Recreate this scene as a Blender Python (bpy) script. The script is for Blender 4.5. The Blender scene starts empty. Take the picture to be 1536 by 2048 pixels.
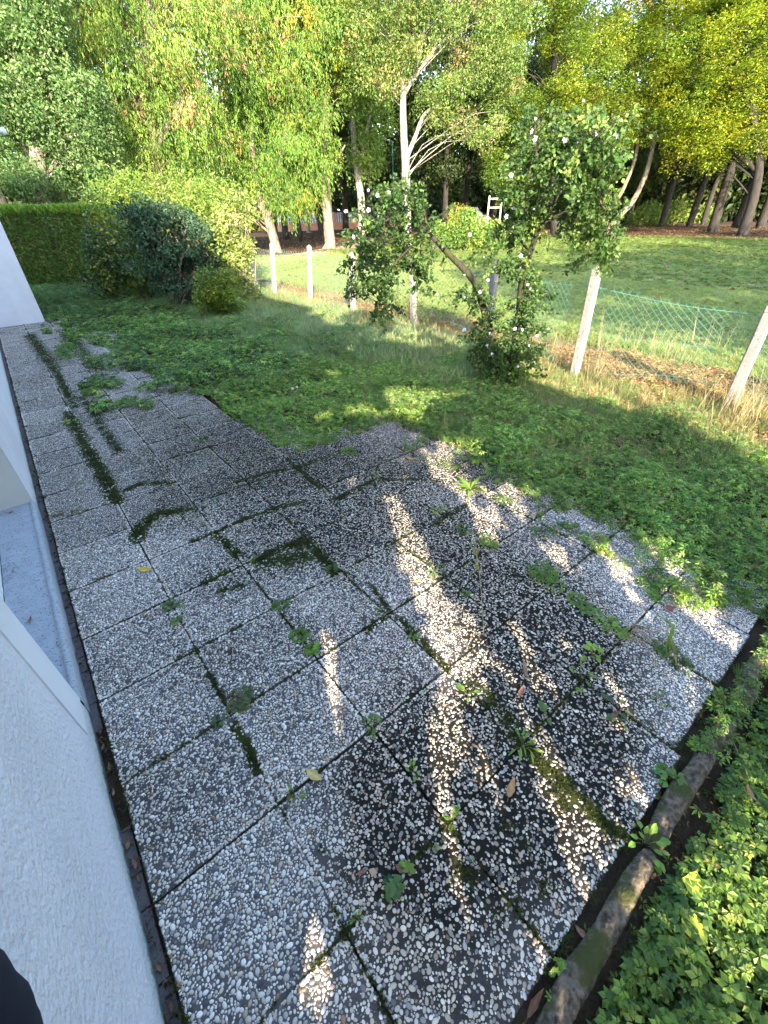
import bpy, math, random
import numpy as np
from mathutils import Vector, Matrix
rs = np.random.RandomState(7); random.seed(7)
SC = bpy.context.scene; COL = SC.collection
rad = math.radians

# ---------------- camera ----------------
F = 848.0; CAM = np.array([-0.0855, -1.3775, 2.024])
PITCH, ROLL, YAW = rad(54.51), rad(-1.38), rad(-38.13)
MW = Matrix.Rotation(YAW, 3, 'Z') @ Matrix.Rotation(PITCH, 3, 'X') @ Matrix.Rotation(ROLL, 3, 'Z')
cam = bpy.data.cameras.new('camera'); co = bpy.data.objects.new('camera', cam); COL.objects.link(co)
co.matrix_world = Matrix.Translation(Vector(CAM)) @ MW.to_4x4()
cam.sensor_fit = 'VERTICAL'; cam.sensor_height = 36; cam.lens = F/2048*36; cam.clip_start = 0.02; cam.clip_end = 2000
SC.camera = co
# ---------------- light ----------------
PHI, ELE = rad(30), rad(25)
SUN = np.array([math.sin(PHI)*math.cos(ELE), math.cos(PHI)*math.cos(ELE), -math.sin(ELE)])
w = bpy.data.worlds.new("World"); SC.world = w; w.use_nodes = True
sky = w.node_tree.nodes.new('ShaderNodeTexSky'); sky.sky_type = 'NISHITA'; sky.sun_disc = False
sky.sun_elevation = ELE; sky.sun_rotation = rad(210); sky.air_density = 1.0; sky.dust_density = 1.0
w.node_tree.links.new(sky.outputs[0], w.node_tree.nodes['Background'].inputs[0])
w.node_tree.nodes['Background'].inputs[1].default_value = 0.15
sl = bpy.data.lights.new('sun', 'SUN'); sl.energy = 3.1; sl.angle = rad(0.55); sl.color = (1, 0.87, 0.68)
so = bpy.data.objects.new('sun', sl); COL.objects.link(so)
so.rotation_euler = Vector(SUN).to_track_quat('-Z', 'Y').to_euler()
SC.view_settings.view_transform = 'Standard'; SC.view_settings.look = 'None'
SC.view_settings.exposure = 2.82; SC.view_settings.gamma = 1
SC.render.engine = 'CYCLES'
SC.cycles.max_bounces = 7; SC.cycles.diffuse_bounces = 4; SC.cycles.transmission_bounces = 5; SC.cycles.transparent_max_bounces = 6
SC.cycles.caustics_reflective = False; SC.cycles.caustics_refractive = False

# ---------------- pixel helpers: where things stand on the ground ----------------
RM = np.array(MW)
def ray(x, y):
    v = RM @ np.array([(x-768)/F, (1024-y)/F, -1.]); return v/np.linalg.norm(v)
def G(x, y, z=0.0):
    d = ray(x, y); return CAM + d*(z-CAM[2])/d[2]
def AT(x, y, hd):
    d = ray(x, y); return CAM + d*hd/math.hypot(d[0], d[1])
def HD(p): return math.hypot(p[0]-CAM[0], p[1]-CAM[1])

# ---------------- object helpers ----------------
def link(o, parent=None):
    COL.objects.link(o)
    if parent is not None: o.parent = parent
    return o
def tag(o, label=None, cat=None, group=None, kind=None):
    if label: o['label'] = label
    if cat: o['category'] = cat
    if group: o['group'] = group
    if kind: o['kind'] = kind
    return o
def empty(name, loc, label, cat, group=None, rz=0):
    o = bpy.data.objects.new(name, None); o.location = loc; o.rotation_euler = (0, 0, rz); COL.objects.link(o)
    o.empty_display_size = .1
    return tag(o, label, cat, group)
def npmesh(name, V, Fc, col=None, smooth=False):
    """V (n,3); Fc list of index arrays (m,3) or (m,4)"""
    me = bpy.data.meshes.new(name)
    if not isinstance(Fc, list): Fc = [Fc]
    Fc = [np.asarray(f, dtype=np.int32) for f in Fc if len(f)]
    V = np.asarray(V, dtype=np.float32)
    me.vertices.add(len(V)); me.vertices.foreach_set('co', V.ravel())
    nl = sum(f.size for f in Fc); npol = sum(len(f) for f in Fc)
    me.loops.add(nl); me.polygons.add(npol)
    me.loops.foreach_set('vertex_index', np.concatenate([f.ravel() for f in Fc]))
    tot = np.concatenate([np.full(len(f), f.shape[1], dtype=np.int32) for f in Fc])
    st = np.concatenate([[0], np.cumsum(tot)[:-1]]).astype(np.int32)
    me.polygons.foreach_set('loop_start', st)
    try: me.polygons.foreach_set('loop_total', tot)
    except Exception: pass
    me.polygons.foreach_set('use_smooth', np.full(npol, smooth))
    if col is not None:
        a = me.color_attributes.new('Col', 'FLOAT_COLOR', 'POINT')
        c = np.ones((len(V), 4), dtype=np.float32); c[:, :3] = col
        a.data.foreach_set('color', c.ravel())
    me.update(calc_edges=True)
    return me
def mobj(name, me, mat, parent=None):
    o = bpy.data.objects.new(name, me)
    if mat: me.materials.append(mat)
    return link(o, parent)

class MB:
    """collects shapes into one mesh"""
    def __init__(s): s.v = []; s.f3 = []; s.f4 = []; s.n = 0; s.c = []
    def add(s, V, f4=None, f3=None, col=(1, 1, 1)):
        V = np.asarray(V, float); s.v.append(V)
        if f4 is not None and len(f4): s.f4.append(np.asarray(f4)+s.n)
        if f3 is not None and len(f3): s.f3.append(np.asarray(f3)+s.n)
        s.c.append(np.broadcast_to(np.asarray(col, float), V.shape).copy()); s.n += len(V)
    def box(s, lo, hi, col=(1, 1, 1), M=None):
        x0, y0, z0 = lo; x1, y1, z1 = hi
        V = np.array([[x0,y0,z0],[x1,y0,z0],[x1,y1,z0],[x0,y1,z0],[x0,y0,z1],[x1,y0,z1],[x1,y1,z1],[x0,y1,z1]], float)
        if M is not None: V = V @ np.array(M)[:3, :3].T + np.array(M)[:3, 3]
        s.add(V, [[0,3,2,1],[4,5,6,7],[0,1,5,4],[1,2,6,5],[2,3,7,6],[3,0,4,7]], col=col)
    def tube(s, P, R, n=8, col=(1, 1, 1), jit=0.0, cap=True):
        P = np.asarray(P, float); k = len(P)
        R = np.broadcast_to(np.asarray(R, float), (k,))
        T = np.gradient(P, axis=0); T /= np.linalg.norm(T, axis=1)[:, None]+1e-9
        up = np.array([0, 0, 1.]) if abs(T[0][2]) < .9 else np.array([1., 0, 0])
        A = np.cross(T[0], up); A /= np.linalg.norm(A); V = []
        a = np.linspace(0, 2*math.pi, n, endpoint=False)
        for i in range(k):
            A = A - T[i]*np.dot(A, T[i]); A /= np.linalg.norm(A)+1e-9
            B = np.cross(T[i], A)
            r = R[i]*(1+jit*rs.uniform(-1, 1, n))
            V.append(P[i]+(np.cos(a)*r)[:, None]*A+(np.sin(a)*r)[:, None]*B)
        V = np.concatenate(V)
        i = np.arange(k-1)[:, None]*n; j = np.arange(n)[None]; j2 = (j+1) % n
        f4 = np.stack([i+j, i+j2, i+n+j2, i+n+j], -1).reshape(-1, 4)
        f3 = []
        if cap:
            V = np.vstack([V, P[0], P[-1]]); m = k*n
            f3 = [[m, (q+1) % n, q] for q in range(n)]+[[m+1, (k-1)*n+q, (k-1)*n+(q+1) % n] for q in range(n)]
        s.add(V, f4, f3, col)
    def build(s, name, mat, parent=None, smooth=False, col=True):
        V = np.concatenate(s.v); fc = []
        if s.f4: fc.append(np.concatenate(s.f4))
        if s.f3: fc.append(np.concatenate(s.f3))
        me = npmesh(name, V, fc, np.concatenate(s.c) if col else None, smooth)
        return mobj(name, me, mat, parent)

def curve(P, n=12):
    """smooth polyline through the points (Catmull-Rom)"""
    P = np.asarray(P, float)
    if len(P) < 3: return np.array([P[0]+(P[-1]-P[0])*t for t in np.linspace(0, 1, n)])
    Q = np.vstack([2*P[0]-P[1], P, 2*P[-1]-P[-2]]); out = []
    m = len(P)-1
    for t in np.linspace(0, m-1e-6, n):
        i = int(t); u = t-i; a, b, c, d = Q[i], Q[i+1], Q[i+2], Q[i+3]
        out.append(.5*((2*b)+(-a+c)*u+(2*a-5*b+4*c-d)*u*u+(-a+3*b-3*c+d)*u**3))
    return np.array(out)

# leaf templates: x = length, y = width, z = normal
def T_leaf(asp=.5, fold=.12, bend=-.12):
    V = np.array([[0,0,0],[.35,.5*asp,fold*asp],[.75,.36*asp,fold*asp+bend*.5],[1,0,bend],[.75,-.36*asp,fold*asp+bend*.5],[.35,-.5*asp,fold*asp],[.5,0,0]])
    return V, np.array([[0,6,1],[1,6,2],[2,6,3],[3,6,4],[4,6,5],[5,6,0]])
def T_card(asp=.6, fold=.15):
    V = np.array([[0,0,0],[.5,.5*asp,fold],[1,0,-.1],[.5,-.5*asp,fold]])
    return V, np.array([[0,2,1],[0,3,2]])
def T_fan(k=5, asp=.45, spread=150, stem=.12, tilt=.25):
    v0, f0 = T_card(asp, .05); VV = []; FF = []; n = 0
    for i in range(k):
        a = rad(-spread/2+spread*i/(k-1)) if k > 1 else 0
        s = 1-.25*abs(i-(k-1)/2)/((k-1)/2+1e-6)
        v = v0*np.array([s, s, 1]); v[:, 2] += -tilt*v[:, 0]**2
        v[:, 0] += stem
        VV.append(np.stack([v[:, 0]*math.cos(a)-v[:, 1]*math.sin(a), v[:, 0]*math.sin(a)+v[:, 1]*math.cos(a), v[:, 2]], 1))
        FF.append(f0+n); n += 4
    return np.concatenate(VV), np.concatenate(FF)
def T_round(k=7, lobes=0.0):
    a = np.linspace(rad(25), rad(335), k); r = .5*(1+lobes*np.cos(np.arange(k)*math.pi))
    V = np.vstack([[0,0,0.02], np.stack([.0+r*np.cos(a), r*np.sin(a), -.12*np.ones(k)], 1)])
    return V, np.array([[0, i+1, i+2] for i in range(k-1)])
def T_pinnate(pairs=4, asp=.42):
    v0, f0 = T_card(asp, .04); VV = []; FF = []; n = 0
    for i in range(pairs):
        for s in (-1, 1):
            a = s*rad(52); v = v0*.42*(1-.12*abs(i-1.2)); x = .12+.72*i/pairs
            VV.append(np.stack([x+v[:,0]*math.cos(a)-v[:,1]*math.sin(a), v[:,0]*math.sin(a)+v[:,1]*math.cos(a), v[:,2]-.35*x*x], 1)); FF.append(f0+n); n += 4
    v = v0*.4; v[:, 0] += .75; v[:, 2] -= .35*.75*.75; VV.append(v); FF.append(f0+n)
    return np.concatenate(VV), np.concatenate(FF)
def T_tuft(k=7, spread=.35, width=.03, curl=.35, seed=0):
    r = np.random.RandomState(seed); VV = []; FF = []; n = 0
    for i in range(k):
        a = r.uniform(0, 2*math.pi); L = r.uniform(.55, 1); o = r.uniform(0, .12); sp = r.uniform(.2, 1)*spread; cu = r.uniform(.4, 1)*curl
        d = np.array([math.cos(a), math.sin(a), 0]); pdir = np.array([-d[1], d[0], 0]); pts = []
        for t, wv in ((0, 1), (.4, .9), (.75, .6), (1, 0)):
            c = d*(o+sp*t*L+cu*t*t*L)+np.array([0, 0, L*(t-.35*cu*t*t)])
            if wv > 0: pts += [c-pdir*width*wv/2, c+pdir*width*wv/2]
            else: pts += [c]
        VV.append(pts); FF.append(np.array([[0,1,3],[0,3,2],[2,3,5],[2,5,4],[4,5,6]])+n); n += 7
    return np.concatenate(VV), np.concatenate(FF)
def frames(nrm, fwd):
    """orthonormal frames: x=fwd-ish, z=nrm"""
    x = fwd/(np.linalg.norm(fwd, axis=1)[:, None]+1e-9)
    z = nrm-x*np.sum(nrm*x, 1)[:, None]; z /= np.linalg.norm(z, axis=1)[:, None]+1e-9
    y = np.cross(z, x); return np.stack([x, y, z], 2)
def scatter(T, P, FR, S, C):
    """bake template at every point: P (n,3), FR (n,3,3), S (n,) or (n,3), C (n,3)"""
    V, Fc = T; P = np.asarray(P); n = len(P); S = np.asarray(S)
    if S.ndim == 1: S = np.repeat(S[:, None], 3, 1)
    W = np.einsum('nij,nkj->nki', FR, V[None]*S[:, None, :])+P[:, None, :]
    idx = (Fc[None]+(np.arange(n)*len(V))[:, None, None]).reshape(-1, 3)
    return W.reshape(-1, 3), idx, np.repeat(np.asarray(C), len(V), 0)
def merge(lst):
    V = []; Fc = []; C = []; n = 0
    for v, f, c in lst: V.append(v); Fc.append(f+n); C.append(c); n += len(v)
    return np.concatenate(V), np.concatenate(Fc), np.concatenate(C)
def rdir(n, zb=0.0, zs=1.0):
    v = rs.normal(size=(n, 3)); v /= np.linalg.norm(v, axis=1)[:, None]; v[:, 2] = v[:, 2]*zs+zb
    return v/np.linalg.norm(v, axis=1)[:, None]
def vary(base, n, amt=.18, hue=.08):
    base = np.asarray(base, float); b = base[None]*(1+rs.normal(size=(n, 1))*amt)
    b = b*(1+rs.normal(size=(n, 3))*hue); return np.clip(b, .003, .95)
def flat_frames(n, tilt=.35):
    """lying leaves, random heading, normals roughly up"""
    a = rs.uniform(0, 2*math.pi, n); nr = np.stack([rs.normal(size=n)*tilt, rs.normal(size=n)*tilt, np.ones(n)], 1)
    return frames(nr, np.stack([np.cos(a), np.sin(a), rs.normal(size=n)*tilt*.5], 1))
def up_frames(n, lean=.15):
    z = np.stack([rs.normal(size=n)*lean, rs.normal(size=n)*lean, np.ones(n)], 1)
    a = rs.uniform(0, 2*math.pi, n); x = np.stack([np.cos(a), np.sin(a), np.zeros(n)], 1)
    z /= np.linalg.norm(z, axis=1)[:, None]; x = x-z*np.sum(x*z, 1)[:, None]; x /= np.linalg.norm(x, axis=1)[:, None]
    return np.stack([x, np.cross(z, x), z], 2)

# value noise (python side)
_N = rs.uniform(0, 1, (64, 64))
def noise2(x, y):
    x = np.asarray(x, float); y = np.asarray(y, float)
    xi = np.floor(x).astype(int); yi = np.floor(y).astype(int); fx = x-xi; fy = y-yi
    fx = fx*fx*(3-2*fx); fy = fy*fy*(3-2*fy)
    a = _N[xi % 64, yi % 64]; b = _N[(xi+1) % 64, yi % 64]; c = _N[xi % 64, (yi+1) % 64]; d = _N[(xi+1) % 64, (yi+1) % 64]
    return (a*(1-fx)+b*fx)*(1-fy)+(c*(1-fx)+d*fx)*fy
def fbm(x, y, o=4):
    s = 0; a = .5
    for i in range(o): s = s+a*noise2(x*2**i+17*i, y*2**i+31*i); a *= .5
    return s
def inpoly(x, y, poly):
    x = np.asarray(x); y = np.asarray(y); r = np.zeros(x.shape, bool); n = len(poly)
    for i in range(n):
        x0, y0 = poly[i][:2]; x1, y1 = poly[(i+1) % n][:2]
        c = ((y0 > y) != (y1 > y)) & (x < (x1-x0)*(y-y0)/((y1-y0) if y1 != y0 else 1e-9)+x0); r ^= c
    return r
def segdist(x, y, pts):
    d = np.full(np.shape(x), 1e9)
    for (ax, ay), (bx, by) in zip(pts[:-1], pts[1:]):
        dx, dy = bx-ax, by-ay; L = dx*dx+dy*dy+1e-12
        t = np.clip(((x-ax)*dx+(y-ay)*dy)/L, 0, 1); d = np.minimum(d, np.hypot(x-ax-t*dx, y-ay-t*dy))
    return d
def GP(l): return [tuple(G(*q)[:2]) for q in l]

# ---------------- materials ----------------
def newmat(name):
    m = bpy.data.materials.new(name); m.use_nodes = True; nt = m.node_tree; b = nt.nodes['Principled BSDF']
    return m, nt, b, nt.nodes, nt.links
def nmath(nt, op, a, b=None, clamp=False, c=None):
    n = nt.nodes.new('ShaderNodeMath'); n.operation = op; n.use_clamp = clamp
    for i, v in enumerate((a, b, c)):
        if v is None: continue
        if hasattr(v, 'is_linked') or hasattr(v, 'links'): nt.links.new(v, n.inputs[i])
        else: n.inputs[i].default_value = v
    return n.outputs[0]
def nmix(nt, fac, a, b, typ='MIX'):
    n = nt.nodes.new('ShaderNodeMix'); n.data_type = 'RGBA'; n.blend_type = typ
    for s, v in ((n.inputs[0], fac), (n.inputs[6], a), (n.inputs[7], b)):
        if hasattr(v, 'links'): nt.links.new(v, s)
        elif isinstance(v, (int, float)): s.default_value = v
        else: s.default_value = (*v, 1)
    return n.outputs[2]
def nnoise(nt, vec, scale, detail=4, rough=.55, out=0):
    n = nt.nodes.new('ShaderNodeTexNoise'); n.inputs['Scale'].default_value = scale; n.inputs['Detail'].default_value = detail; n.inputs['Roughness'].default_value = rough
    if vec is not None: nt.links.new(vec, n.inputs['Vector'])
    return n.outputs[out]
def nramp(nt, fac, stops):
    n = nt.nodes.new('ShaderNodeValToRGB'); nt.links.new(fac, n.inputs[0]); e = n.color_ramp.elements
    while len(e) < len(stops): e.new(.5)
    for i, (p, c) in enumerate(stops): e[i].position = p; e[i].color = (*c, 1) if len(c) == 3 else c
    return n.outputs[0]
def nbump(nt, h, strength=.5, dist=.01, prev=None):
    n = nt.nodes.new('ShaderNodeBump'); n.inputs['Strength'].default_value = strength; n.inputs['Distance'].default_value = dist
    nt.links.new(h, n.inputs['Height'])
    if prev is not None: nt.links.new(prev, n.inputs['Normal'])
    return n.outputs[0]
def opos(nt):
    n = nt.nodes.new('ShaderNodeNewGeometry'); return n.outputs['Position']
def attr(nt, name):
    n = nt.nodes.new('ShaderNodeAttribute'); n.attribute_name = name; return n

def leafmat(name, trans=.45, rough=.5, tcol=(1.25, 1.3, .55), spec=.35):
    m, nt, b, N, L = newmat(name)
    a = attr(nt, 'Col'); L.new(a.outputs['Color'], b.inputs['Base Color'])
    b.inputs['Roughness'].default_value = rough; b.inputs['Specular IOR Level'].default_value = spec
    t = N.new('ShaderNodeBsdfTranslucent'); L.new(nmix(nt, 1.0, a.outputs['Color'], tcol, 'MULTIPLY'), t.inputs[0])
    mx = N.new('ShaderNodeMixShader'); mx.inputs[0].default_value = trans
    L.new(b.outputs[0], mx.inputs[1]); L.new(t.outputs[0], mx.inputs[2]); L.new(mx.outputs[0], N['Material Output'].inputs[0])
    return m
M_LEAF = leafmat('leaf_green', .38)
M_GLOSSY = leafmat('leaf_glossy', .3, .38, spec=.5)
M_GRASS = leafmat('grass_blades', .35, .6, (1.2, 1.2, .6), .2)
M_PETAL = leafmat('petal', .3, .6, (1, 1, 1), .2)

def colmat(name, rough=.8, bump=0, scale=40, spec=.3, var=.25, dist=.01):
    m, nt, b, N, L = newmat(name); a = attr(nt, 'Col'); p = opos(nt)
    nz = nnoise(nt, p, scale, 5)
    f = nmath(nt, 'MULTIPLY_ADD', nz, 2*var, c=1-var)
    c = N.new('ShaderNodeVectorMath'); c.operation = 'SCALE'; L.new(a.outputs['Color'], c.inputs[0]); L.new(f, c.inputs[3])
    L.new(c.outputs[0], b.inputs['Base Color']); b.inputs['Roughness'].default_value = rough; b.inputs['Specular IOR Level'].default_value = spec
    if bump: L.new(nbump(nt, nz, bump, dist), b.inputs['Normal'])
    return m
M_PAINT = colmat('painted_surface', .6, .1, 60)
M_METAL = colmat('metal_wire', .4, 0, 60, .5, .1)
M_DRYLEAF = colmat('dead_leaf_skin', .7, .5, 120, .3, .35, .003)

def barkmat(name, c1, c2, moss=None, scale=12):
    m, nt, b, N, L = newmat(name); p = opos(nt)
    mp = N.new('ShaderNodeMapping'); mp.inputs['Scale'].default_value = (1, 1, .22); L.new(p, mp.inputs[0])
    n1 = nnoise(nt, mp.outputs[0], scale, 6, .65); n2 = nnoise(nt, p, scale*.25, 3)
    c = nmix(nt, nramp(nt, n1, [(.35, (0,0,0)), (.65, (1,1,1))]), c1, c2)
    if moss:
        c = nmix(nt, nramp(nt, n2, [(.48, (0,0,0)), (.62, (1,1,1))]), c, moss)
    L.new(c, b.inputs['Base Color']); b.inputs['Roughness'].default_value = .9
    L.new(nbump(nt, n1, .8, .03), b.inputs['Normal']); return m
M_BARK = barkmat('bark_brown', (.10, .075, .055), (.32, .25, .19))
M_BARKP = barkmat('bark_pale', (.16, .14, .12), (.42, .38, .33))
M_BARKD = barkmat('bark_dark', (.013, .011, .009), (.045, .037, .028))  # bark colour lowered to imitate the shade under the canopy
M_BARKM = barkmat('bark_mossy', (.018,.015,.010), (.055,.045,.03), (.04,.05,.010), 40)

def patiomat():
    m, nt, b, N, L = newmat('patio_cement'); p = opos(nt)
    dirt = attr(nt, 'dirt').outputs['Fac']; moss = attr(nt, 'moss').outputs['Fac']
    nA = nnoise(nt, p, 9, 5, .6); nB = nnoise(nt, p, 120, 3, .6)
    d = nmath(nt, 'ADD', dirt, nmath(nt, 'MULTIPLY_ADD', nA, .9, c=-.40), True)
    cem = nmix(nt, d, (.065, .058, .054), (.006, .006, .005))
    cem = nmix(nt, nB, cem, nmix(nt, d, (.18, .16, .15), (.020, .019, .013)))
    mm = nmath(nt, 'ADD', moss, nmath(nt, 'MULTIPLY_ADD', nnoise(nt, p, 45, 4, .6), .9, c=-.95))
    mk = nmath(nt, 'DIVIDE', mm, .12, True)
    mc = nmix(nt, nnoise(nt, p, 200, 2), (.012, .018, .003), (.05, .062, .01))
    L.new(nmix(nt, mk, cem, mc), b.inputs['Base Color'])
    b.inputs['Roughness'].default_value = .85; b.inputs['Specular IOR Level'].default_value = .2
    L.new(nbump(nt, nB, .7, .004), b.inputs['Normal'])
    return m
M_PATIO = patiomat()

def groundmat(name, cols, scale=3, fine=60, bump=.6):
    m, nt, b, N, L = newmat(name); p = opos(nt)
    n1 = nnoise(nt, p, scale, 6, .6); n2 = nnoise(nt, p, fine, 4, .7)
    c = nramp(nt, n1, cols); c = nmix(nt, .55, c, nramp(nt, n2, [(.3, (.25,.25,.25)), (.7, (1.5,1.5,1.5))]), 'MULTIPLY')
    L.new(c, b.inputs['Base Color']); b.inputs['Roughness'].default_value = 1; b.inputs['Specular IOR Level'].default_value = .1
    L.new(nbump(nt, n2, bump, .03), b.inputs['Normal']); return m
M_SOIL = groundmat('garden_soil', [(.3, (.045,.032,.02)), (.7, (.10,.075,.045))], 4, 90)
M_GROUND = groundmat('meadow_ground', [(.3, (.05,.07,.02)), (.7, (.10,.11,.035))], .8, 30)
M_LAWN = groundmat('lawn_turf', [(.25, (.17,.22,.065)), (.5, (.23,.27,.085)), (.75, (.32,.33,.12))], .6, 45, .8)
M_FLOOR = groundmat('woodland_floor', [(.3, (.045,.03,.02)), (.6, (.10,.065,.045)), (.8, (.06,.07,.025))], .5, 12)  # floor colours darkened to carry the canopy shade
M_SAND = groundmat('bare_earth', [(.3, (.30,.24,.17)), (.7, (.42,.35,.26))], .8, 20)

def stucco(name, base, fine=110, amp=.5, algae=True, dist=.004):
    m, nt, b, N, L = newmat(name); p = opos(nt)
    n1 = nnoise(nt, p, fine, 3, .5); n2 = nnoise(nt, p, 3, 4)
    c = nmix(nt, nmath(nt, 'MULTIPLY', nramp(nt, nnoise(nt, p, 1.7, 6, .7), [(.42, (0,0,0)), (.75, (1,1,1))]), .55), base, tuple(x*.72 for x in base))
    if algae:
        sp = N.new('ShaderNodeSeparateXYZ'); L.new(p, sp.inputs[0])
        k = nmath(nt, 'ADD', nmath(nt, 'MULTIPLY', sp.outputs[2], -9.0), nmath(nt, 'MULTIPLY_ADD', nnoise(nt, p, 7, 5, .7), 1.6, c=-.05))
        c = nmix(nt, nmath(nt, 'MULTIPLY', nmath(nt, 'MULTIPLY', k, 1.0, True), .6), c, (.27, .34, .24))
        k2 = nmath(nt, 'MULTIPLY_ADD', sp.outputs[2], -40, c=nmath(nt, 'MULTIPLY_ADD', nnoise(nt, p, 30, 4, .7), 3.0, c=-.9)) if False else nmath(nt, 'ADD', nmath(nt, 'MULTIPLY', sp.outputs[2], -40.0), nmath(nt, 'MULTIPLY_ADD', nnoise(nt, p, 30, 4, .7), 3.4, c=-1.4))
        c = nmix(nt, nmath(nt, 'MULTIPLY', nmath(nt, 'MULTIPLY', k2, 1.0, True), .7), c, (.05, .06, .04))
        sc = nramp(nt, nnoise(nt, p, 16, 5, .75), [(.66, (0,0,0)), (.72, (1,1,1))])
        c = nmix(nt, nmath(nt, 'MULTIPLY', sc, .12), c, (.35, .35, .36))
    L.new(c, b.inputs['Base Color']); b.inputs['Roughness'].default_value = .9; b.inputs['Specular IOR Level'].default_value = .2
    L.new(nbump(nt, n1, amp, dist), b.inputs['Normal']); return m
M_STUCCO = stucco('roughcast_white', (.74, .715, .75), 55, 1.0, True, .010)
M_SMOOTH = stucco('smooth_white_band', (.77, .75, .78), 40, .25, False, .001)
M_CREAM = stucco('cream_plaster', (.62, .60, .56), 120, .35, True, .002)

def concmat(name, c1, c2, stain, scale=10):
    m, nt, b, N, L = newmat(name); p = opos(nt)
    n1 = nnoise(nt, p, scale, 6, .7); n2 = nnoise(nt, p, scale*7, 3, .6)
    c = nmix(nt, n1, c1, c2)
    c = nmix(nt, nramp(nt, n2, [(.58, (0,0,0)), (.66, (1,1,1))]), c, stain)
    L.new(c, b.inputs['Base Color']); b.inputs['Roughness'].default_value = .9
    L.new(nbump(nt, n2, .4, .004), b.inputs['Normal']); return m
M_SILL = concmat('weathered_sill_concrete', (.24, .26, .29), (.50, .53, .58), (.11, .11, .12), 12)
M_STRIP = concmat('rough_strip_concrete', (.07, .06, .06), (.20, .17, .16), (.03, .03, .025), 25)
M_POST = concmat('post_concrete', (.15, .145, .14), (.40, .37, .34), (.12, .12, .11), 5)
M_LIP = concmat('sill_lip_concrete', (.36, .42, .42), (.60, .66, .68), (.20, .20, .17), 8)

# =====================================================================
# GROUND
# =====================================================================
def gh(x, y):
    """height of the garden soil: gentle hummocks"""
    return .09*(fbm(np.asarray(x)*.9+5, np.asarray(y)*.9)-.45)
def sheet(name, poly, z, mat, res=None):
    me = bpy.data.meshes.new(name); n = len(poly)
    me.from_pydata([(p[0], p[1], z) for p in poly], [], [list(range(n))]); me.update()
    o = mobj(name, me, mat); o['kind'] = 'structure'; return o
sheet('ground', [(-600,-600),(600,-600),(600,600),(-600,600)], -.10, M_GROUND)
def hump_sheet(name, x0, x1, y0, y1, step, mat, zf):
    nx = int((x1-x0)/step)+1; ny = int((y1-y0)/step)+1
    X, Y = np.meshgrid(np.linspace(x0, x1, nx), np.linspace(y0, y1, ny), indexing='ij')
    V = np.stack([X, Y, zf(X, Y)], -1).reshape(-1, 3)
    i = np.arange(nx-1)[:, None]*ny+np.arange(ny-1)[None]; f = np.stack([i, i+ny, i+ny+1, i+1], -1).reshape(-1, 4)
    o = mobj(name, npmesh(name, V, f, None, True), mat); o['kind'] = 'structure'; return o
PEDGE = GP([(760,835),(740,868),(690,868),(640,872),(600,862),(560,848),(520,820),(470,800),(400,785),(350,752),(300,722),(262,700),(255,680),(230,668),(120,655)])
def soilz(X, Y):
    inside = (X < 3.02) & (X > -.6) & (Y > -1.52) & ((Y < 2.6) | (X < 1.6))
    z = gh(X, Y)-.005
    z = np.where(Y < -1.5, np.minimum(z, -.03)-.05*np.clip((-1.5-Y)*6, 0, 1)*.6, z)
    z = np.where(inside, -.045, z)
    z = np.where(X < -.45, -.045, z)
    return z
hump_sheet('garden_soil', -.7, 6.35, -5, 22, .06, M_SOIL, soilz)
def wob(pts, amp, seed):
    r = np.random.RandomState(seed); out = []
    for a, b in zip(pts, pts[1:]+pts[:1]):
        k = max(2, int(math.dist(a, b)/2.0)); 
        for i in range(k):
            t = i/k; out.append((a[0]+(b[0]-a[0])*t+r.uniform(-amp, amp), a[1]+(b[1]-a[1])*t+r.uniform(-amp, amp)))
    return out
lawn_poly = wob([(7.9,-30),(42,-30),(39,8),(36.5,22),(30,24),(22,23),(18.5,26.5),(14,24),(10,30),(4,30),(7.9,14)], .35, 3)
M_DRYSOIL = groundmat('dry_soil', [(.3, (.16,.10,.055)), (.7, (.30,.21,.11))], 3, 70)
hump_sheet('park_ground', 6.35, 60, -30, 60, 1.2, M_DRYSOIL, lambda X, Y: -.05+0*X)
o = sheet('lawn', lawn_poly, -.012, M_LAWN)
sheet('woodland_floor', wob([(10,24),(22,23),(36,20),(38,-30),(140,-40),(160,60),(120,160),(20,160),(-20,60),(4,30)], .6, 5), -.025, M_FLOOR)
sheet('far_lawn', [(34,60),(60,48),(95,66),(60,110)], -.018, M_LAWN)
sheet('dirt_path', wob([tuple(G(*q)[:2]) for q in ((470,520),(560,512),(640,498),(720,486),(740,492),(660,508),(580,522),(500,535))], .15, 8), -.006, M_SAND)

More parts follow.
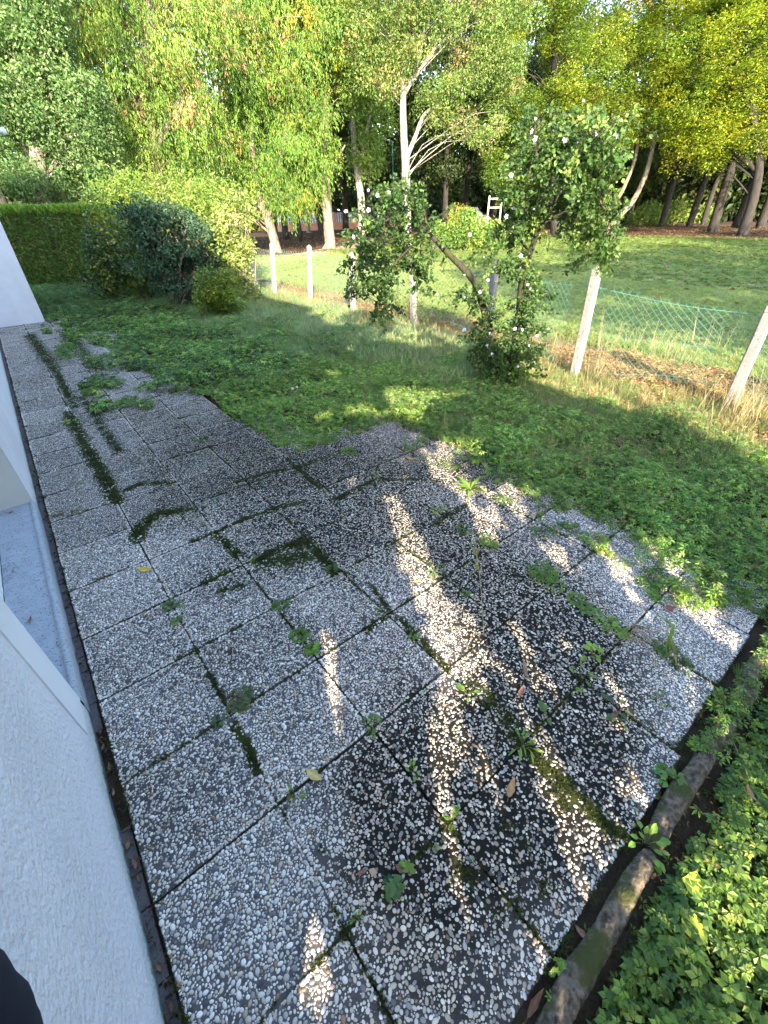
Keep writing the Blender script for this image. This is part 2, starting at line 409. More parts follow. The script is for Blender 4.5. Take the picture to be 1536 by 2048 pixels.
# =====================================================================
# PATIO
# =====================================================================
def build_patio():
    Vs, Fs, D, Mo = [], [], [], []; n0 = 0; K = 20; slabs = []
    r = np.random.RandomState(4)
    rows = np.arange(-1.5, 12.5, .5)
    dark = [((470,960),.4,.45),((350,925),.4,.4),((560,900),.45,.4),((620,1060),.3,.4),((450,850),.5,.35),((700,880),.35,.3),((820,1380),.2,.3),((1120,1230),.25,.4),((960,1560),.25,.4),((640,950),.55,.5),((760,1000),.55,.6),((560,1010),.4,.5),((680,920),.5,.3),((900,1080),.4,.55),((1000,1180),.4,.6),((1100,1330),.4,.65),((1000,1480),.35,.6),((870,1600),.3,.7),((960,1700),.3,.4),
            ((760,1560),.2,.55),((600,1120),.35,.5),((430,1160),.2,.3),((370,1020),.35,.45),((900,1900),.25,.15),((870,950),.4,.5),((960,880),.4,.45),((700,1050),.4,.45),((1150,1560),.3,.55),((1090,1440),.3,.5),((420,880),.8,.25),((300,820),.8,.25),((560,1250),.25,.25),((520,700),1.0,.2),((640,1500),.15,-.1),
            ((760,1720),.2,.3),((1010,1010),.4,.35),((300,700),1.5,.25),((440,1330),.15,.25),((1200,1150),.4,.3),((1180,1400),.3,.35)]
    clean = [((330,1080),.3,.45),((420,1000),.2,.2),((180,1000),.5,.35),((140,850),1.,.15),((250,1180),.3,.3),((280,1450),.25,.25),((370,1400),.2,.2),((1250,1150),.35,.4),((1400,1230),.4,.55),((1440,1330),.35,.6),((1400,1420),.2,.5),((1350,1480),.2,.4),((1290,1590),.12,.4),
             ((640,1220),.2,.3),((600,1180),.2,.25),((760,1230),.25,.25),((880,1330),.12,.4),((870,1000),.15,.2),((720,1400),.2,.2),((600,1620),.2,.2),((480,1750),.3,.3),((430,1900),.3,.25),((690,1660),.1,.25),((950,1000),.2,.3),((720,950),.15,.3)]
    mossl = [([(135,825),(175,900),(205,950),(232,1002)],.055,.9),([(160,795),(190,830),(215,870),(240,905)],.05,.6),([(272,1078),(285,1050),(315,1028),(372,1020)],.05,.95),([(385,1083),(430,1066),(474,1043),(540,1020),(612,1002)],.022,.9),
             ([(432,1070),(455,1090),(475,1112)],.03,.85),([(510,1122),(560,1098),(612,1080),(640,1110),(668,1142)],.035,.95),([(530,1125),(580,1118),(625,1105)],.06,.8),([(405,1167),(458,1141)],.02,.9),([(445,1180),(485,1168)],.03,.7),([(235,990),(280,968),(340,965)],.035,.7),
             ([(470,965),(540,945),(600,935),(680,905)],.02,.8),([(575,920),(608,948),(640,978)],.025,.8),([(670,1000),(700,985),(750,960),(860,958)],.03,.65),([(468,1450),(490,1490),(518,1545)],.016,.95),([(420,1345),(450,1400)],.012,.7),
             ([(1045,1490),(1090,1535),(1150,1590),(1235,1672)],.03,1.0),([(1110,1560),(1125,1610)],.03,.7),([(800,1240),(850,1290),(895,1342)],.02,.7),([(930,1010),(870,1050)],.03,.7),([(1070,1180),(1010,1130)],.02,.5),([(680,1140),(740,1170),(790,1235)],.012,.7),
             ([(960,1380),(1020,1440),(1043,1490)],.04,.6),([(925,1370),(990,1400)],.05,.5),([(110,740),(150,815)],.05,.7),([(60,670),(110,740)],.09,.8),([(130,660),(150,690),(200,740)],.12,.7),([(360,960),(300,985)],.02,.5),([(500,850),(430,880)],.015,.4),
             ([(760,1240),(735,1262)],.02,.8),([(1010,1650),(1060,1700)],.03,.5),([(900,1720),(950,1760)],.04,.5),([(700,1760),(640,1700)],.03,.4),([(1100,1760),(1000,1850)],.04,.45)]
    mossl = [(GP(a), w_, s) for a, w_, s in mossl]
    dark = [(G(*p)[:2], q, s) for p, q, s in dark]; clean = [(G(*p)[:2], q, s) for p, q, s in clean]
    def blobs(x, y, L):
        t = 0
        for (c, q, s) in L: t = t+s*np.exp(-((x-c[0])**2+(y-c[1])**2)/(q*q))
        return t
    for ci in range(7):
        x0 = -.5+.5*ci
        for y0 in rows:
            if ci > 3 and y0 > {4: 3.1, 5: 2.05, 6: 2.05}[ci]: continue
            jag = 0
            if y0 < -1.4: jag = {0: .0, 1: 0, 2: .0, 3: .0, 4: .03, 5: .03, 6: .04}[ci]*1+.015
            gp = r.uniform(.0008, .0030); bz = r.uniform(-.0025, .0025); tx, ty = r.uniform(-.006, .006, 2); ro = r.uniform(-.004, .004)
            offx, offy = r.uniform(-.0025, .0025, 2)
            u = np.linspace(0, 1, K+1); a = x0+gp+(.5-2*gp)*u; bb = y0+jag+gp+(.5-jag-2*gp)*u
            X, Y = np.meshgrid(a, bb, indexing='ij'); cx, cy = x0+.25, y0+.25
            X0, Y0 = X, Y
            X = cx+(X0-cx)-ro*(Y0-cy)+offx; Y = cy+(Y0-cy)+ro*(X0-cx)+offy
            Z = bz+tx*(X-cx)+ty*(Y-cy)
            jit = .0018*(noise2(X*90, Y*90)-.5); ed = np.minimum(np.minimum(u, 1-u)[:, None], np.minimum(u, 1-u)[None]); 
            X = X+np.where(ed < .01, jit*2, 0); Y = Y+np.where(ed < .01, jit*2, 0); Z = np.where(ed < .01, Z-.003, Z)
            top = np.stack([X, Y, Z], -1).reshape(-1, 3); m = K+1
            i = np.arange(K)[:, None]*m+np.arange(K)[None]; f = np.stack([i, i+m, i+m+1, i+1], -1).reshape(-1, 4)
            per = [(q, 0) for q in range(K)]+[(K, q) for q in range(K)]+[(q, K) for q in range(K, 0, -1)]+[(0, q) for q in range(K, 0, -1)]
            pi = np.array([q[0]*m+q[1] for q in per]); lowv = top[pi].copy(); lowv[:, 2] -= .042; nb = len(pi)
            j = np.arange(nb); sf = np.stack([pi[j], m*m+j, m*m+(j+1) % nb, pi[(j+1) % nb]], -1)
            V = np.vstack([top, lowv]); x, y = V[:, 0], V[:, 1]
            e = np.minimum.reduce([x-x0, x0+.5-x, y-y0-jag, y0+.5-y])
            base = .33+r.uniform(-.15, .15); slabs.append((cx+offx, cy+offy, x0, y0, jag, bz, tx, ty, base, ro, gp))
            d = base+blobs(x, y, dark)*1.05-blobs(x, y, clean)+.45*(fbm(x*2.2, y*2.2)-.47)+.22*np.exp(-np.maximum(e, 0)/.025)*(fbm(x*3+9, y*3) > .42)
            if x0 < -.3: d = d-.12*np.clip((-.1-x)*4, 0, 1)
            d = np.clip(d, -.15, 1.15)
            mo = np.zeros(len(x))
            for pts, wd, s in mossl:
                sd = segdist(x+.045*(fbm(x*9, y*9)-.47), y+.045*(fbm(y*9+9, x*9)-.47), pts)+.05*(fbm(x*14, y*14+3)-.42)*(wd > .025); mo = np.maximum(mo, s*np.clip(1.6-sd/(wd*1.4), 0, 1))
            far = np.clip((y-3)/5, 0, 1)*(fbm(x*1.5+3, y*1.1) > .5)*.5*(x > -.1); mo = np.maximum(mo, far)
            mo = np.maximum(mo, .62*np.exp(-np.maximum(e, 0)/.018)*(fbm(x*1.3+40, y*1.3) > .46))
            Vs.append(V); Fs += [f+n0, sf+n0]; n0 += len(V); D.append(d); Mo.append(mo)
    me = npmesh('patio', np.concatenate(Vs), np.concatenate(Fs), None, False)
    for nm, dat in (('dirt', D), ('moss', Mo)):
        a = me.attributes.new(nm, 'FLOAT', 'POINT'); a.data.foreach_set('value', np.concatenate(dat).astype(np.float32))
    o = mobj('patio', me, M_PATIO); o['kind'] = 'structure'
    # ---- the pebbles: four packings of one slab, turned and recoloured for every slab ----
    def packing(seed):
        r2 = np.random.RandomState(seed); n = 34; cell = .5/n; grid = {}; out = []
        def ok(x, y, q):
            gx, gy = int(x/cell), int(y/cell)
            for a in range(gx-2, gx+3):
                for b_ in range(gy-2, gy+3):
                    for (X, Y, Q) in grid.get((a, b_), ()):
                        if (X-x)**2+(Y-y)**2 < (.84*(Q+q))**2: return False
            return True
        for lo, hi, tries in ((.0080, .0104, 180), (.0055, .0078, 2000), (.0040, .0055, 12000), (.0024, .0040, 30000)):
            for x, y, q in zip(r2.uniform(.006, .494, tries), r2.uniform(.006, .494, tries), r2.uniform(lo, hi, tries)):
                if ok(x, y, q): out.append((x, y, q)); grid.setdefault((int(x/cell), int(y/cell)), []).append((x, y, q))
        return np.array(out)
    packs = [packing(k) for k in range(4)]
    def dome(nu, rings):
        V = []; 
        for rr, zz in rings:
            for k in range(nu): a = 2*math.pi*(k+.5*(len(V)//nu % 2))/nu; V.append((rr*math.cos(a), rr*math.sin(a), zz))
        V.append((0, 0, rings[-1][2] if len(rings[-1]) > 2 else 1)); F_ = []; nr = len(rings)
        for i in range(nr-1):
            for k in range(nu): a, b_ = i*nu+k, i*nu+(k+1) % nu; F_ += [(a, b_, b_+nu), (a, b_+nu, a+nu)]
        for k in range(nu): F_.append(((nr-1)*nu+k, (nr-1)*nu+(k+1) % nu, nr*nu))
        return np.array(V, float), np.array(F_)
    hi_t = dome(9, [(1, -.35), (.97, .25), (.62, .80)]); lo_t = dome(6, [(1, -.2), (.72, .65)])
    pal = np.array([(.85,.84,.82),(.78,.77,.75),(.70,.69,.67),(.62,.60,.58),(.55,.52,.49),(.46,.44,.43),(.60,.53,.44),(.48,.40,.32),(.34,.22,.13),(.30,.30,.32),(.17,.18,.21),(.07,.075,.10)]); pw = np.array([9,12,14,12,9,7,6,4,1.5,5,3,3.]); pw /= pw.sum()
    out = {0: [], 1: []}
    for (cx, cy, x0, y0, jag, bz, tx, ty, base, ro, gp) in slabs:
        pk = packs[r.randint(4)]; x, y, q = pk[:, 0]-.25, pk[:, 1]-.25, pk[:, 2]; k = r.randint(4); 
        for _ in range(k): x, y = -y, x
        x = x+cx; y = y+cy; keep = (y-q*.9 > y0+jag+.003)
        x, y, q = x[keep], y[keep], q[keep]; n = len(x)
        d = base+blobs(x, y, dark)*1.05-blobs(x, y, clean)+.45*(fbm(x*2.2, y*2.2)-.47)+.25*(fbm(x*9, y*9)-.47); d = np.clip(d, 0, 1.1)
        mo = np.zeros(n)
        for pts, wd, sc_ in mossl:
            sd = segdist(x+.045*(fbm(x*9, y*9)-.47), y+.045*(fbm(y*9+9, x*9)-.47), pts); mo = np.maximum(mo, sc_*np.clip(1.25-sd/(wd*1.7), 0, 1))
        mo = mo*np.clip(.4+1.4*fbm(x*20, y*20), 0, 1.1)
        u_ = r.uniform(size=n); small = q < .0060
        keep = (u_ > d*np.where(small, .50, .20)) & (u_ > mo*.95)
        x, y, q, d, mo = x[keep], y[keep], q[keep], d[keep], mo[keep]; n = len(x)
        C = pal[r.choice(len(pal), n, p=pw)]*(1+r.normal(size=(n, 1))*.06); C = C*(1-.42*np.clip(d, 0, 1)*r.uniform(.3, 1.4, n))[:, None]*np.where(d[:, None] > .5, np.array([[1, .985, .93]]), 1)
        C = np.clip(C*np.array([[1.10, 1.0, .90]]), .02, .93)
        a = r.uniform(0, 2*math.pi, n); el = r.uniform(1.0, 1.38, n); S3 = np.stack([q*el, q/el**.6, q*r.uniform(.30, .55, n)], 1)
        z = -.0012+bz+tx*(x-cx)+ty*(y-cy)
        nr_ = np.stack([r.normal(size=n)*.16, r.normal(size=n)*.16, np.ones(n)], 1)
        FR = frames(nr_, np.stack([np.cos(a), np.sin(a), np.zeros(n)], 1))
        dist = np.hypot(x-CAM[0], y-CAM[1]); near = dist < 3.4
        for kk, tt in ((0, hi_t), (1, lo_t)):
            mk_ = near if kk == 0 else ~near
            if mk_.any(): out[kk].append(scatter(tt, np.stack([x, y, z], 1)[mk_], FR[mk_], S3[mk_], C[mk_]))
    # moss cushions
    MP = []
    for pts, wd, sc_ in mossl:
        L_ = sum(math.dist(a, b_) for a, b_ in zip(pts[:-1], pts[1:])); nn = int(L_*min(wd, .035)*52000*sc_)
        sg = r.randint(0, len(pts)-1, nn); P_ = np.array(pts); t_ = r.uniform(size=(nn, 1)); q_ = P_[sg]+(P_[sg+1]-P_[sg])*t_+r.normal(size=(nn, 2))*wd*.62
        MP.append(q_[fbm(q_[:, 0]*14, q_[:, 1]*14) > .40])
    for (cx, cy, x0, y0, jag, bz, tx, ty, base, ro, gp) in slabs:
        for k in range(420):
            t_ = r.uniform(0, .5); e_ = r.normal()*.008
            q_ = (x0+e_, y0+jag+t_) if k % 2 else (x0+t_, y0+jag+e_)
            if fbm(q_[0]*2.6+40, q_[1]*2.6) > .47 and fbm(q_[0]*12, q_[1]*12) > .42: MP.append(np.array([q_]))
    MP = np.concatenate(MP); nn = len(MP); MP = np.column_stack([MP, .002+.004*fbm(MP[:, 0]*30, MP[:, 1]*30)])
    V, Fc, C = scatter(T_tuft(6, .9, .30, .5, 4), MP, up_frames(nn, .3), r.uniform(.004, .010, nn), np.clip(np.array([[.050, .062, .012]])*(1+r.normal(size=(nn, 1))*.35), .008, .2)); mo_ = mobj('moss', npmesh('moss', V, Fc, C), M_LEAF, o); mo_['kind'] = 'stuff'
    V, Fc, C = merge(out[0]+out[1]); pb = mobj('pebbles', npmesh('pebbles', V, Fc, C, True), M_PEB, o); pb['kind'] = 'stuff'
M_PEB = colmat('river_pebble', .55, .15, 260, .4, .18, .001)
build_patio()
# gutter strip between wall and slabs
mb = MB(); y = -2.0
while y < 12.1:
    l = rs.uniform(.12, .3)
    if not (-.35 < y < .18): mb.box((-.549, y, -.09), (-.512+rs.uniform(-.004, .003), y+l-.006, -.034+rs.uniform(-.004, .004)))
    y += l
o = mb.build('edging_strip', M_STRIP); o['kind'] = 'structure'

# =====================================================================
# HOUSE
# =====================================================================
XW = -.552; H = 5.45
house = empty('white_house', (-3, 5, 0), 'white roughcast house wall running along the left of the patio, with a low glazed opening', 'house')
def hpart(mbx, name, mat, par=house, smooth=False):
    o = mbx.build(name, mat, None, smooth); o.parent = par
    o.matrix_parent_inverse = Matrix.Translation(par.matrix_world.translation if par.type != 'EMPTY' else Vector(par.location)).inverted()
    return o
OY0, OY1, OZ0, OZ1 = .49, 2.78, .085, 2.25; XR = -.80
def wallquad(m, y0, y1, z0, z1):     # finely divided face so the foot can be uneven
    ny = max(2, int((y1-y0)/.05)); nz = max(2, int((z1-z0)/.25)) if z1-z0 > .3 else 3
    Y, Z = np.meshgrid(np.linspace(y0, y1, ny), np.linspace(z0, z1, nz), indexing='ij')
    X = XW+.004*(fbm(Y*2, Z*2)-.5)+np.clip(.06-Z, 0, .1)*.12*(fbm(Y*5, Z*9)-.2)
    V = np.stack([X, Y, Z], -1).reshape(-1, 3); i = np.arange(ny-1)[:, None]*nz+np.arange(nz-1)[None]
    m.add(V, np.stack([i, i+nz, i+nz+1, i+1], -1).reshape(-1, 4))
mb = MB()
wallquad(mb, -1.64, .262, -.09, 2.6); wallquad(mb, OY1, 12.2, -.09, 2.6); wallquad(mb, .262, OY0, -.09, .105); wallquad(mb, OY0, OY1, -.09, .03)
# upper storey, end and wing as solid boxes
mb.box((-9, -1.64, 2.6), (XW, 12.2, H)); mb.box((-9, .262, 2.25), (XW-.004, 2.9, 2.6))
mb.box((-9, -1.65, -.09), (XW-.02, .255, 2.6)); mb.box((-9, OY1+.02, -.09), (XW-.02, 12.2, 2.6)); mb.box((-9, .25, -.09), (XR-.05, OY1+.03, 2.6))
wall = hpart(mb, 'wall', M_STUCCO)
mb = MB(); mb.box((-9, 12.2, -.09), (.43, 17.0, H)); wing = hpart(mb, 'wing_wall', M_SMOOTH)
wing['label'] = 'plain pale end wall standing across the far end of the patio'
mb = MB(); mb.box((-.6, .262, .10), (XW+.006, OY0, OZ1)); hpart(mb, 'window_surround', M_SMOOTH)
mb = MB(); mb.box((-9, -1.9, H), (-.35, 17.3, H+.18)); hpart(mb, 'roof', colmat('roof_slab', .8))
# sill with a rounded lip
mb = MB()
prof = [(XR, .098), (-.66, .094), (-.60, .092), (-.585, .090), (-.578, .096), (-.572, .102), (-.562, .103), (-.552, .098), (-.546, .085), (-.545, .05), (-.548, .02), (-.549, -.09)]
ys = np.linspace(OY0-.0, OY1, 60); V = []
for yy in ys:
    for (a, z) in prof: V.append((a+.0025*(noise2(yy*18, a*60)-.5), yy, z+.003*(noise2(yy*14+7, a*70)-.5)))
n = len(prof); i = np.arange(len(ys)-1)[:, None]*n+np.arange(n-1)[None]
mb.add(np.array(V), np.stack([i, i+1, i+n+1, i+n], -1).reshape(-1, 4))
sill = hpart(mb, 'sill', M_SILL, smooth=True)
sill['label'] = 'weathered grey concrete sill with a worn front lip'
mb = MB(); mb.box((-.572, OY0+.001, .097), (-.5445, OY1-.001, .1045)); 
mb.v[-1][:, 2] -= 0
lipV = []
for yy in ys:
    for a, z in ((-.569, .098), (-.562, .1065), (-.551, .104), (-.5425, .090), (-.5415, .05), (-.546, .0)):
        lipV.append((a+.004*(noise2(yy*9+3, a*20)-.5), yy, z+.002*(noise2(yy*20, 1)-.5)))
mb = MB(); n = 6; i = np.arange(len(ys)-1)[:, None]*n+np.arange(n-1)[None]
mb.add(np.array(lipV), np.stack([i, i+1, i+n+1, i+n], -1).reshape(-1, 4)); lp = mb.build('lip', M_LIP, None, True); lp.parent = sill
lp.matrix_parent_inverse = Matrix.Translation(Vector((-3, 5, 0))).inverted()
# jambs
mb = MB(); mb.box((XR-.02, OY1, .09), (XW-.001, OY1+.018, OZ1)); hpart(mb, 'jamb', M_CREAM); mb = MB(); mb.box((XR-.02, OY0-.02, .09), (XW-.01, OY0, OZ1)); hpart(mb, 'jamb', M_CREAM)
# glazed door
mb = MB()
for a, b in ((OY0, OY0+.07), (1.6, 1.68), (OY1-.07, OY1)): mb.box((XR-.045, a+.002, .10), (XR-.002, b-.002, OZ1), (.78, .80, .79))
for a, b in ((.099, .17), (OZ1-.07, OZ1-.002)): mb.box((XR-.043, OY0+.07, a), (XR-.004, OY1-.07, b), (.78, .80, .79))
fr = hpart(mb, 'window_frame', M_PAINT)
gm, nt, b, N, L = newmat('window_glass'); b.inputs['Base Color'].default_value = (.03, .035, .04, 1); b.inputs['Roughness'].default_value = .04; b.inputs['Specular IOR Level'].default_value = .8
mb = MB(); mb.box((XR-.03, OY0+.07, .17), (XR-.022, OY1-.07, OZ1-.07)); pn = mb.build('pane', gm); pn.parent = fr
pn.matrix_parent_inverse = Matrix.Translation(Vector((-3, 5, 0))).inverted()
# little lamp on the far wall corner
mb = MB(); p = AT(4, 262, 12.9)
mb.tube([p+np.array([-.25,0,0]), p+np.array([-.05,0,0]), p+np.array([.0,0,0])], [.03, .035, .05], 10, (.8,.8,.8)); mb.tube([p, p+np.array([.05,-.0,.0]), p+np.array([.07,0,0])], [.06,.055,.02], 10, (.85,.85,.85))
o = hpart(mb, 'wall_lamp', M_PAINT, smooth=True)

# =====================================================================
# TREES AND SHRUBS
# =====================================================================
FWD = RM @ np.array([0, 0, -1.])
def mpp(P): return float(np.dot(np.asarray(P)-CAM, FWD))/F       # metres per picture pixel at P
def ellipsoid_pts(n, shell=.55):
    v = rdir(n); r = rs.uniform(0, 1, n)**(1/3); r = shell+(1-shell)*r; return v*r[:, None]
def crown_clumps(ells, D, dscale=.8, shell=.45, keep=1.0):
    """ells: (cx, cy, rx, ry, n) seen from the camera; gives clump centres in the world"""
    out = []
    for cx, cy, rx, ry, n in ells:
        c = AT(cx, cy, D); m = mpp(c); q = ellipsoid_pts(max(6, int(n*keep)) if D > 20 else n, shell)
        f = np.array([c[0]-CAM[0], c[1]-CAM[1], 0]); f /= np.linalg.norm(f); s = np.array([f[1], -f[0], 0])
        out.append(c+q[:, :1]*rx*m*s+q[:, 1:2]*min(rx, ry*1.3)*m*dscale*f+q[:, 2:]*ry*m*np.array([0, 0, 1.05]))
    return np.concatenate(out)
def foliage(cl, cr, per, size, cols, style='round', tpl=None, flat=.75, jit=.16):
    """cl clump centres, cr clump radius, per leaves each; cols list of (rgb, weight)"""
    n = len(cl); N = n*per; ci = np.repeat(np.arange(n), per)
    W = np.array([c[1] for c in cols], float); W /= W.sum()
    base = np.array([c[0] for c in cols])[rs.choice(len(cols), n, p=W)]
    base = base*(1+rs.normal(size=(n, 1))*.14)
    # within a clump some leaves take another colour of the tree
    C = base[ci]; sw = rs.uniform(size=N) < .22; C[sw] = np.array([c[0] for c in cols])[rs.choice(len(cols), sw.sum(), p=W)]
    C = np.clip(C*(1+rs.normal(size=(N, 1))*jit)*(1+rs.normal(size=(N, 3))*.06), .004, .9)
    R = cr*rs.uniform(.65, 1.25, n)
    if style == 'weep':
        ns = max(4, per//14); sid = rs.randint(0, ns, N)
        so = rs.normal(size=(n, ns, 3))*np.array([.5, .5, .38]); L = rs.uniform(.5, 1.3, (n, ns))
        t = rs.uniform(0, 1, N)**.8; o = so[ci, sid]
        out = o[:, :2]/(np.linalg.norm(o[:, :2], axis=1)[:, None]+1e-6)
        P = o.copy(); P[:, 2] -= t*t*L[ci, sid]; P[:, :2] += out*t[:, None]*.28
        P += rs.normal(size=(N, 3))*.07
        P = cl[ci]+P*R[:, None][ci]
        fw = np.stack([rs.normal(size=N)*.35+out[:, 0]*.3, rs.normal(size=N)*.35+out[:, 1]*.3, -np.ones(N)*.9], 1); nr = rdir(N, .25)
    else:
        v = rdir(N); r = rs.uniform(.25, 1, N)**.5
        P = cl[ci]+v*(r*R[ci])[:, None]*np.array([1, 1, flat])
        nr = rdir(N, .75)+v*.5; fw = rdir(N)+v*.6; fw[:, 2] -= .35
        if style == 'layer': nr = rdir(N, 2.2, .5); fw[:, 2] *= .3
    S = size*rs.uniform(.5, 1.5, N)
    return scatter(tpl or T_card(.6, .12), P, frames(nr, fw), S, C)
def limbs(mb, trunk, cl, r0=.05, every=1, n=6, sag=.15, reach=.35, col=(1,1,1)):
    """a curved branch from the nearest lower point of the trunk to every clump"""
    T = np.asarray(trunk)
    for c in cl[::every]:
        d = np.linalg.norm(T[:, :2]-c[:2], axis=1); want = c[2]-reach*d-.3
        i = int(np.argmin(np.abs(T[:, 2]-want)+.35*d)); a = T[i]; L = np.linalg.norm(c-a)
        if L < .3: continue
        mid = (a+c)/2+np.array([rs.normal()*.07*L, rs.normal()*.07*L, sag*L])
        mb.tube(curve([a, mid, c], n), np.linspace(min(r0*(.5+L*.16), r0*2.2), r0*.22, n), 5, col, .1, False)
def put_tree(name, label, cat, base, trunks, cl, fol, bark=M_BARK, leaf=M_LEAF, group=None, limb=(.05, 1), limbcl=None):
    """base (x,y); trunks: list of (points, radii); all in world coordinates; parts are stored relative to the base"""
    t = empty(name, (base[0], base[1], 0), label, cat, group); off = np.array([base[0], base[1], 0.])
    mb = MB(); allp = []
    for P, R in trunks:
        P = np.asarray(P, float)-off; k = max(10, len(P)*5); Q = curve(P, k); R = np.interp(np.linspace(0, 1, k), np.linspace(0, 1, len(R)), R)
        mb.tube(Q, R, 10, jit=.07); allp.append(Q)
    T = np.concatenate(allp)
    # root flare
    P0 = np.asarray(trunks[0][0][0], float)-off; r = trunks[0][1][0]
    for a in rs.uniform(0, 2*math.pi, 5):
        mb.tube([P0+[0, 0, r*1.6], P0+[math.cos(a)*r*.9, math.sin(a)*r*.9, r*.5], P0+[math.cos(a)*r*1.9, math.sin(a)*r*1.9, -.08]], [r*.5, r*.38, r*.18], 6)
    if limb: limbs(mb, T, (cl if limbcl is None else limbcl)-off, limb[0], limb[1])
    mb.build('trunk', bark, t, True)
    V, Fc, C = fol; mobj('crown', npmesh('crown', V-off, Fc, C), leaf, t)
    return t
def copy_tree(t, loc, rz, sc, label, group=None):
    r = t.copy(); COL.objects.link(r); r.location = loc; r.rotation_euler = (0, 0, rz); r.scale = (sc, sc, sc); r['label'] = label
    if group: r['group'] = group
    for ch in list(t.children):
        c = ch.copy(); COL.objects.link(c); c.parent = r
    return r
def az(px):   # horizontal heading of a picture column near the skyline
    d = ray(px, 430); h = math.hypot(d[0], d[1]); return d[0]/h, d[1]/h
def foot(px, D):
    a = az(px); return CAM[0]+a[0]*D, CAM[1]+a[1]*D
def up(px, py, D): return AT(px, py, D)

YG = [((.15,.26,.04), 5), ((.10,.20,.035), 4), ((.24,.31,.045), 2), ((.36,.24,.10), .5), ((.40,.34,.04), .35)]
# -- weeping yellow-green tree with its trunk behind the fence
D = 31.5; b = foot(545, D)
cl = crown_clumps([(500,210,120,140,60),(420,110,120,110,52),(560,330,85,62,34),(400,300,60,80,24),(600,240,60,80,26),(520,50,130,110,50),(520,-130,130,120,34),(575,372,60,30,16),(390,372,46,36,16)], D)
put_tree('weeping_tree', 'weeping yellow-green tree whose leaning spotted trunk stands just behind the left fence posts', 'tree', b,
    [([(b[0],b[1],-.1), up(536,440,D), up(520,400,D), up(505,300,D), up(500,120,D), up(510,-60,D)], [.30,.26,.21,.15,.1,.04]),
     ([up(538,430,D), up(545,400,D), up(560,330,D), up(575,210,D)], [.18,.15,.12,.05]), ([up(530,420,D), up(500,395,D), up(450,340,D), up(410,250,D)], [.18,.15,.12,.05])],
    cl, foliage(cl, .82, 330, .14, YG, 'weep', T_card(.34, .08)), M_BARK, limb=(.03, 2))
# -- larger weeping tree to its left
D = 27; b = foot(300, D)
cl = crown_clumps([(230,140,140,120,56),(330,240,100,100,40),(300,40,150,110,50),(150,70,80,70,24),(300,-140,160,130,40),(350,340,50,42,14),(240,290,60,70,18)], D)
put_tree('weeping_tree', 'broad weeping tree with orange seed tassels, tallest mass at the upper left behind the hedge', 'tree', b,
    [([(b[0],b[1],-.1), up(310,330,D), up(290,200,D), up(300,40,D), up(300,-160,D)], [.4,.32,.25,.18,.06]), ([up(305,300,D), up(350,220,D), up(370,120,D)], [.2,.15,.05])],
    cl, foliage(cl, .78, 330, .125, [((.17,.27,.045), 5), ((.11,.20,.035), 4), ((.26,.32,.06), 2), ((.44,.27,.14), .9)], 'weep', T_card(.34, .08)), M_BARK, limb=(.03, 2))
# -- rounded pale green tree, far left
D = 24; b = foot(70, D)
cl = crown_clumps([(60,300,85,85,44),(130,220,75,75,40),(40,170,70,80,36),(175,345,55,48,22),(50,50,75,80,34),(90,-80,120,90,30)], D)
put_tree('maple_tree', 'rounded pale green tree rising behind the hedge at the left edge', 'tree', b,
    [([(b[0],b[1],-.1), up(75,320,D), up(80,150,D), up(80,-80,D)], [.3,.25,.18,.05])],
    cl, foliage(cl, .62, 330, .10, [((.13,.22,.07), 5), ((.19,.28,.10), 3), ((.08,.15,.045), 3)], 'round'), M_BARK, limb=(.04, 2))
# -- straight brown trunk right of the gap
D = 33; b = foot(656, D)
cl = crown_clumps([(640,60,110,90,50),(600,150,60,60,20),(700,120,70,70,26),(640,-120,140,120,40),(635,300,35,30,10)], D)
put_tree('ash_tree', 'tall tree with a straight reddish brown trunk beside the bare earth path', 'tree', b,
    [([(b[0],b[1],-.1), up(656,440,D), up(650,340,D), up(648,200,D), up(655,60,D), up(650,-120,D)], [.38,.31,.27,.2,.14,.05]), ([up(652,360,D), up(668,330,D), up(690,290,D)], [.12,.1,.04])],
    cl, foliage(cl, .85, 300, .13, [((.17,.27,.05), 5), ((.11,.19,.04), 4), ((.30,.32,.05), 1), ((.38,.26,.1), .4)], 'round', T_card(.5, .08)), M_BARK, limb=(.03, 2))
# -- pale trunk tree in the centre
D = 31; b = foot(815, D)
cl = crown_clumps([(900,70,120,100,56),(760,60,75,90,36),(960,180,75,80,34),(850,-120,190,130,60),(1010,60,60,70,20),(880,230,40,40,8),(765,150,40,40,9)], D, .6)
put_tree('silver_trunk_tree', 'tree with a tall pale grey forking trunk in the centre, seed tassels among its leaves', 'tree', b,
    [([(b[0],b[1],-.1), up(812,400,D), up(811,330,D), up(806,230,D), up(808,100,D), up(815,-60,D)], [.31,.26,.23,.18,.12,.04]),
     ([up(812,320,D), up(832,270,D), up(850,228,D), up(890,205,D), up(930,180,D)], [.13,.11,.09,.07,.03]), ([up(808,190,D), up(828,150,D), up(845,80,D), up(850,20,D)], [.11,.09,.07,.03]),
     ([up(809,170,D), up(840,140,D), up(870,95,D)], [.1,.08,.03]), ([up(808,130,D), up(825,80,D), up(835,20,D)], [.14,.1,.04])],
    cl, foliage(cl, .75, 260, .12, [((.17,.25,.06), 5), ((.12,.19,.045), 4), ((.30,.22,.11), 1.3), ((.24,.28,.07), 1)], 'round', T_card(.5, .08)), M_BARKP, limb=(.02, 3))
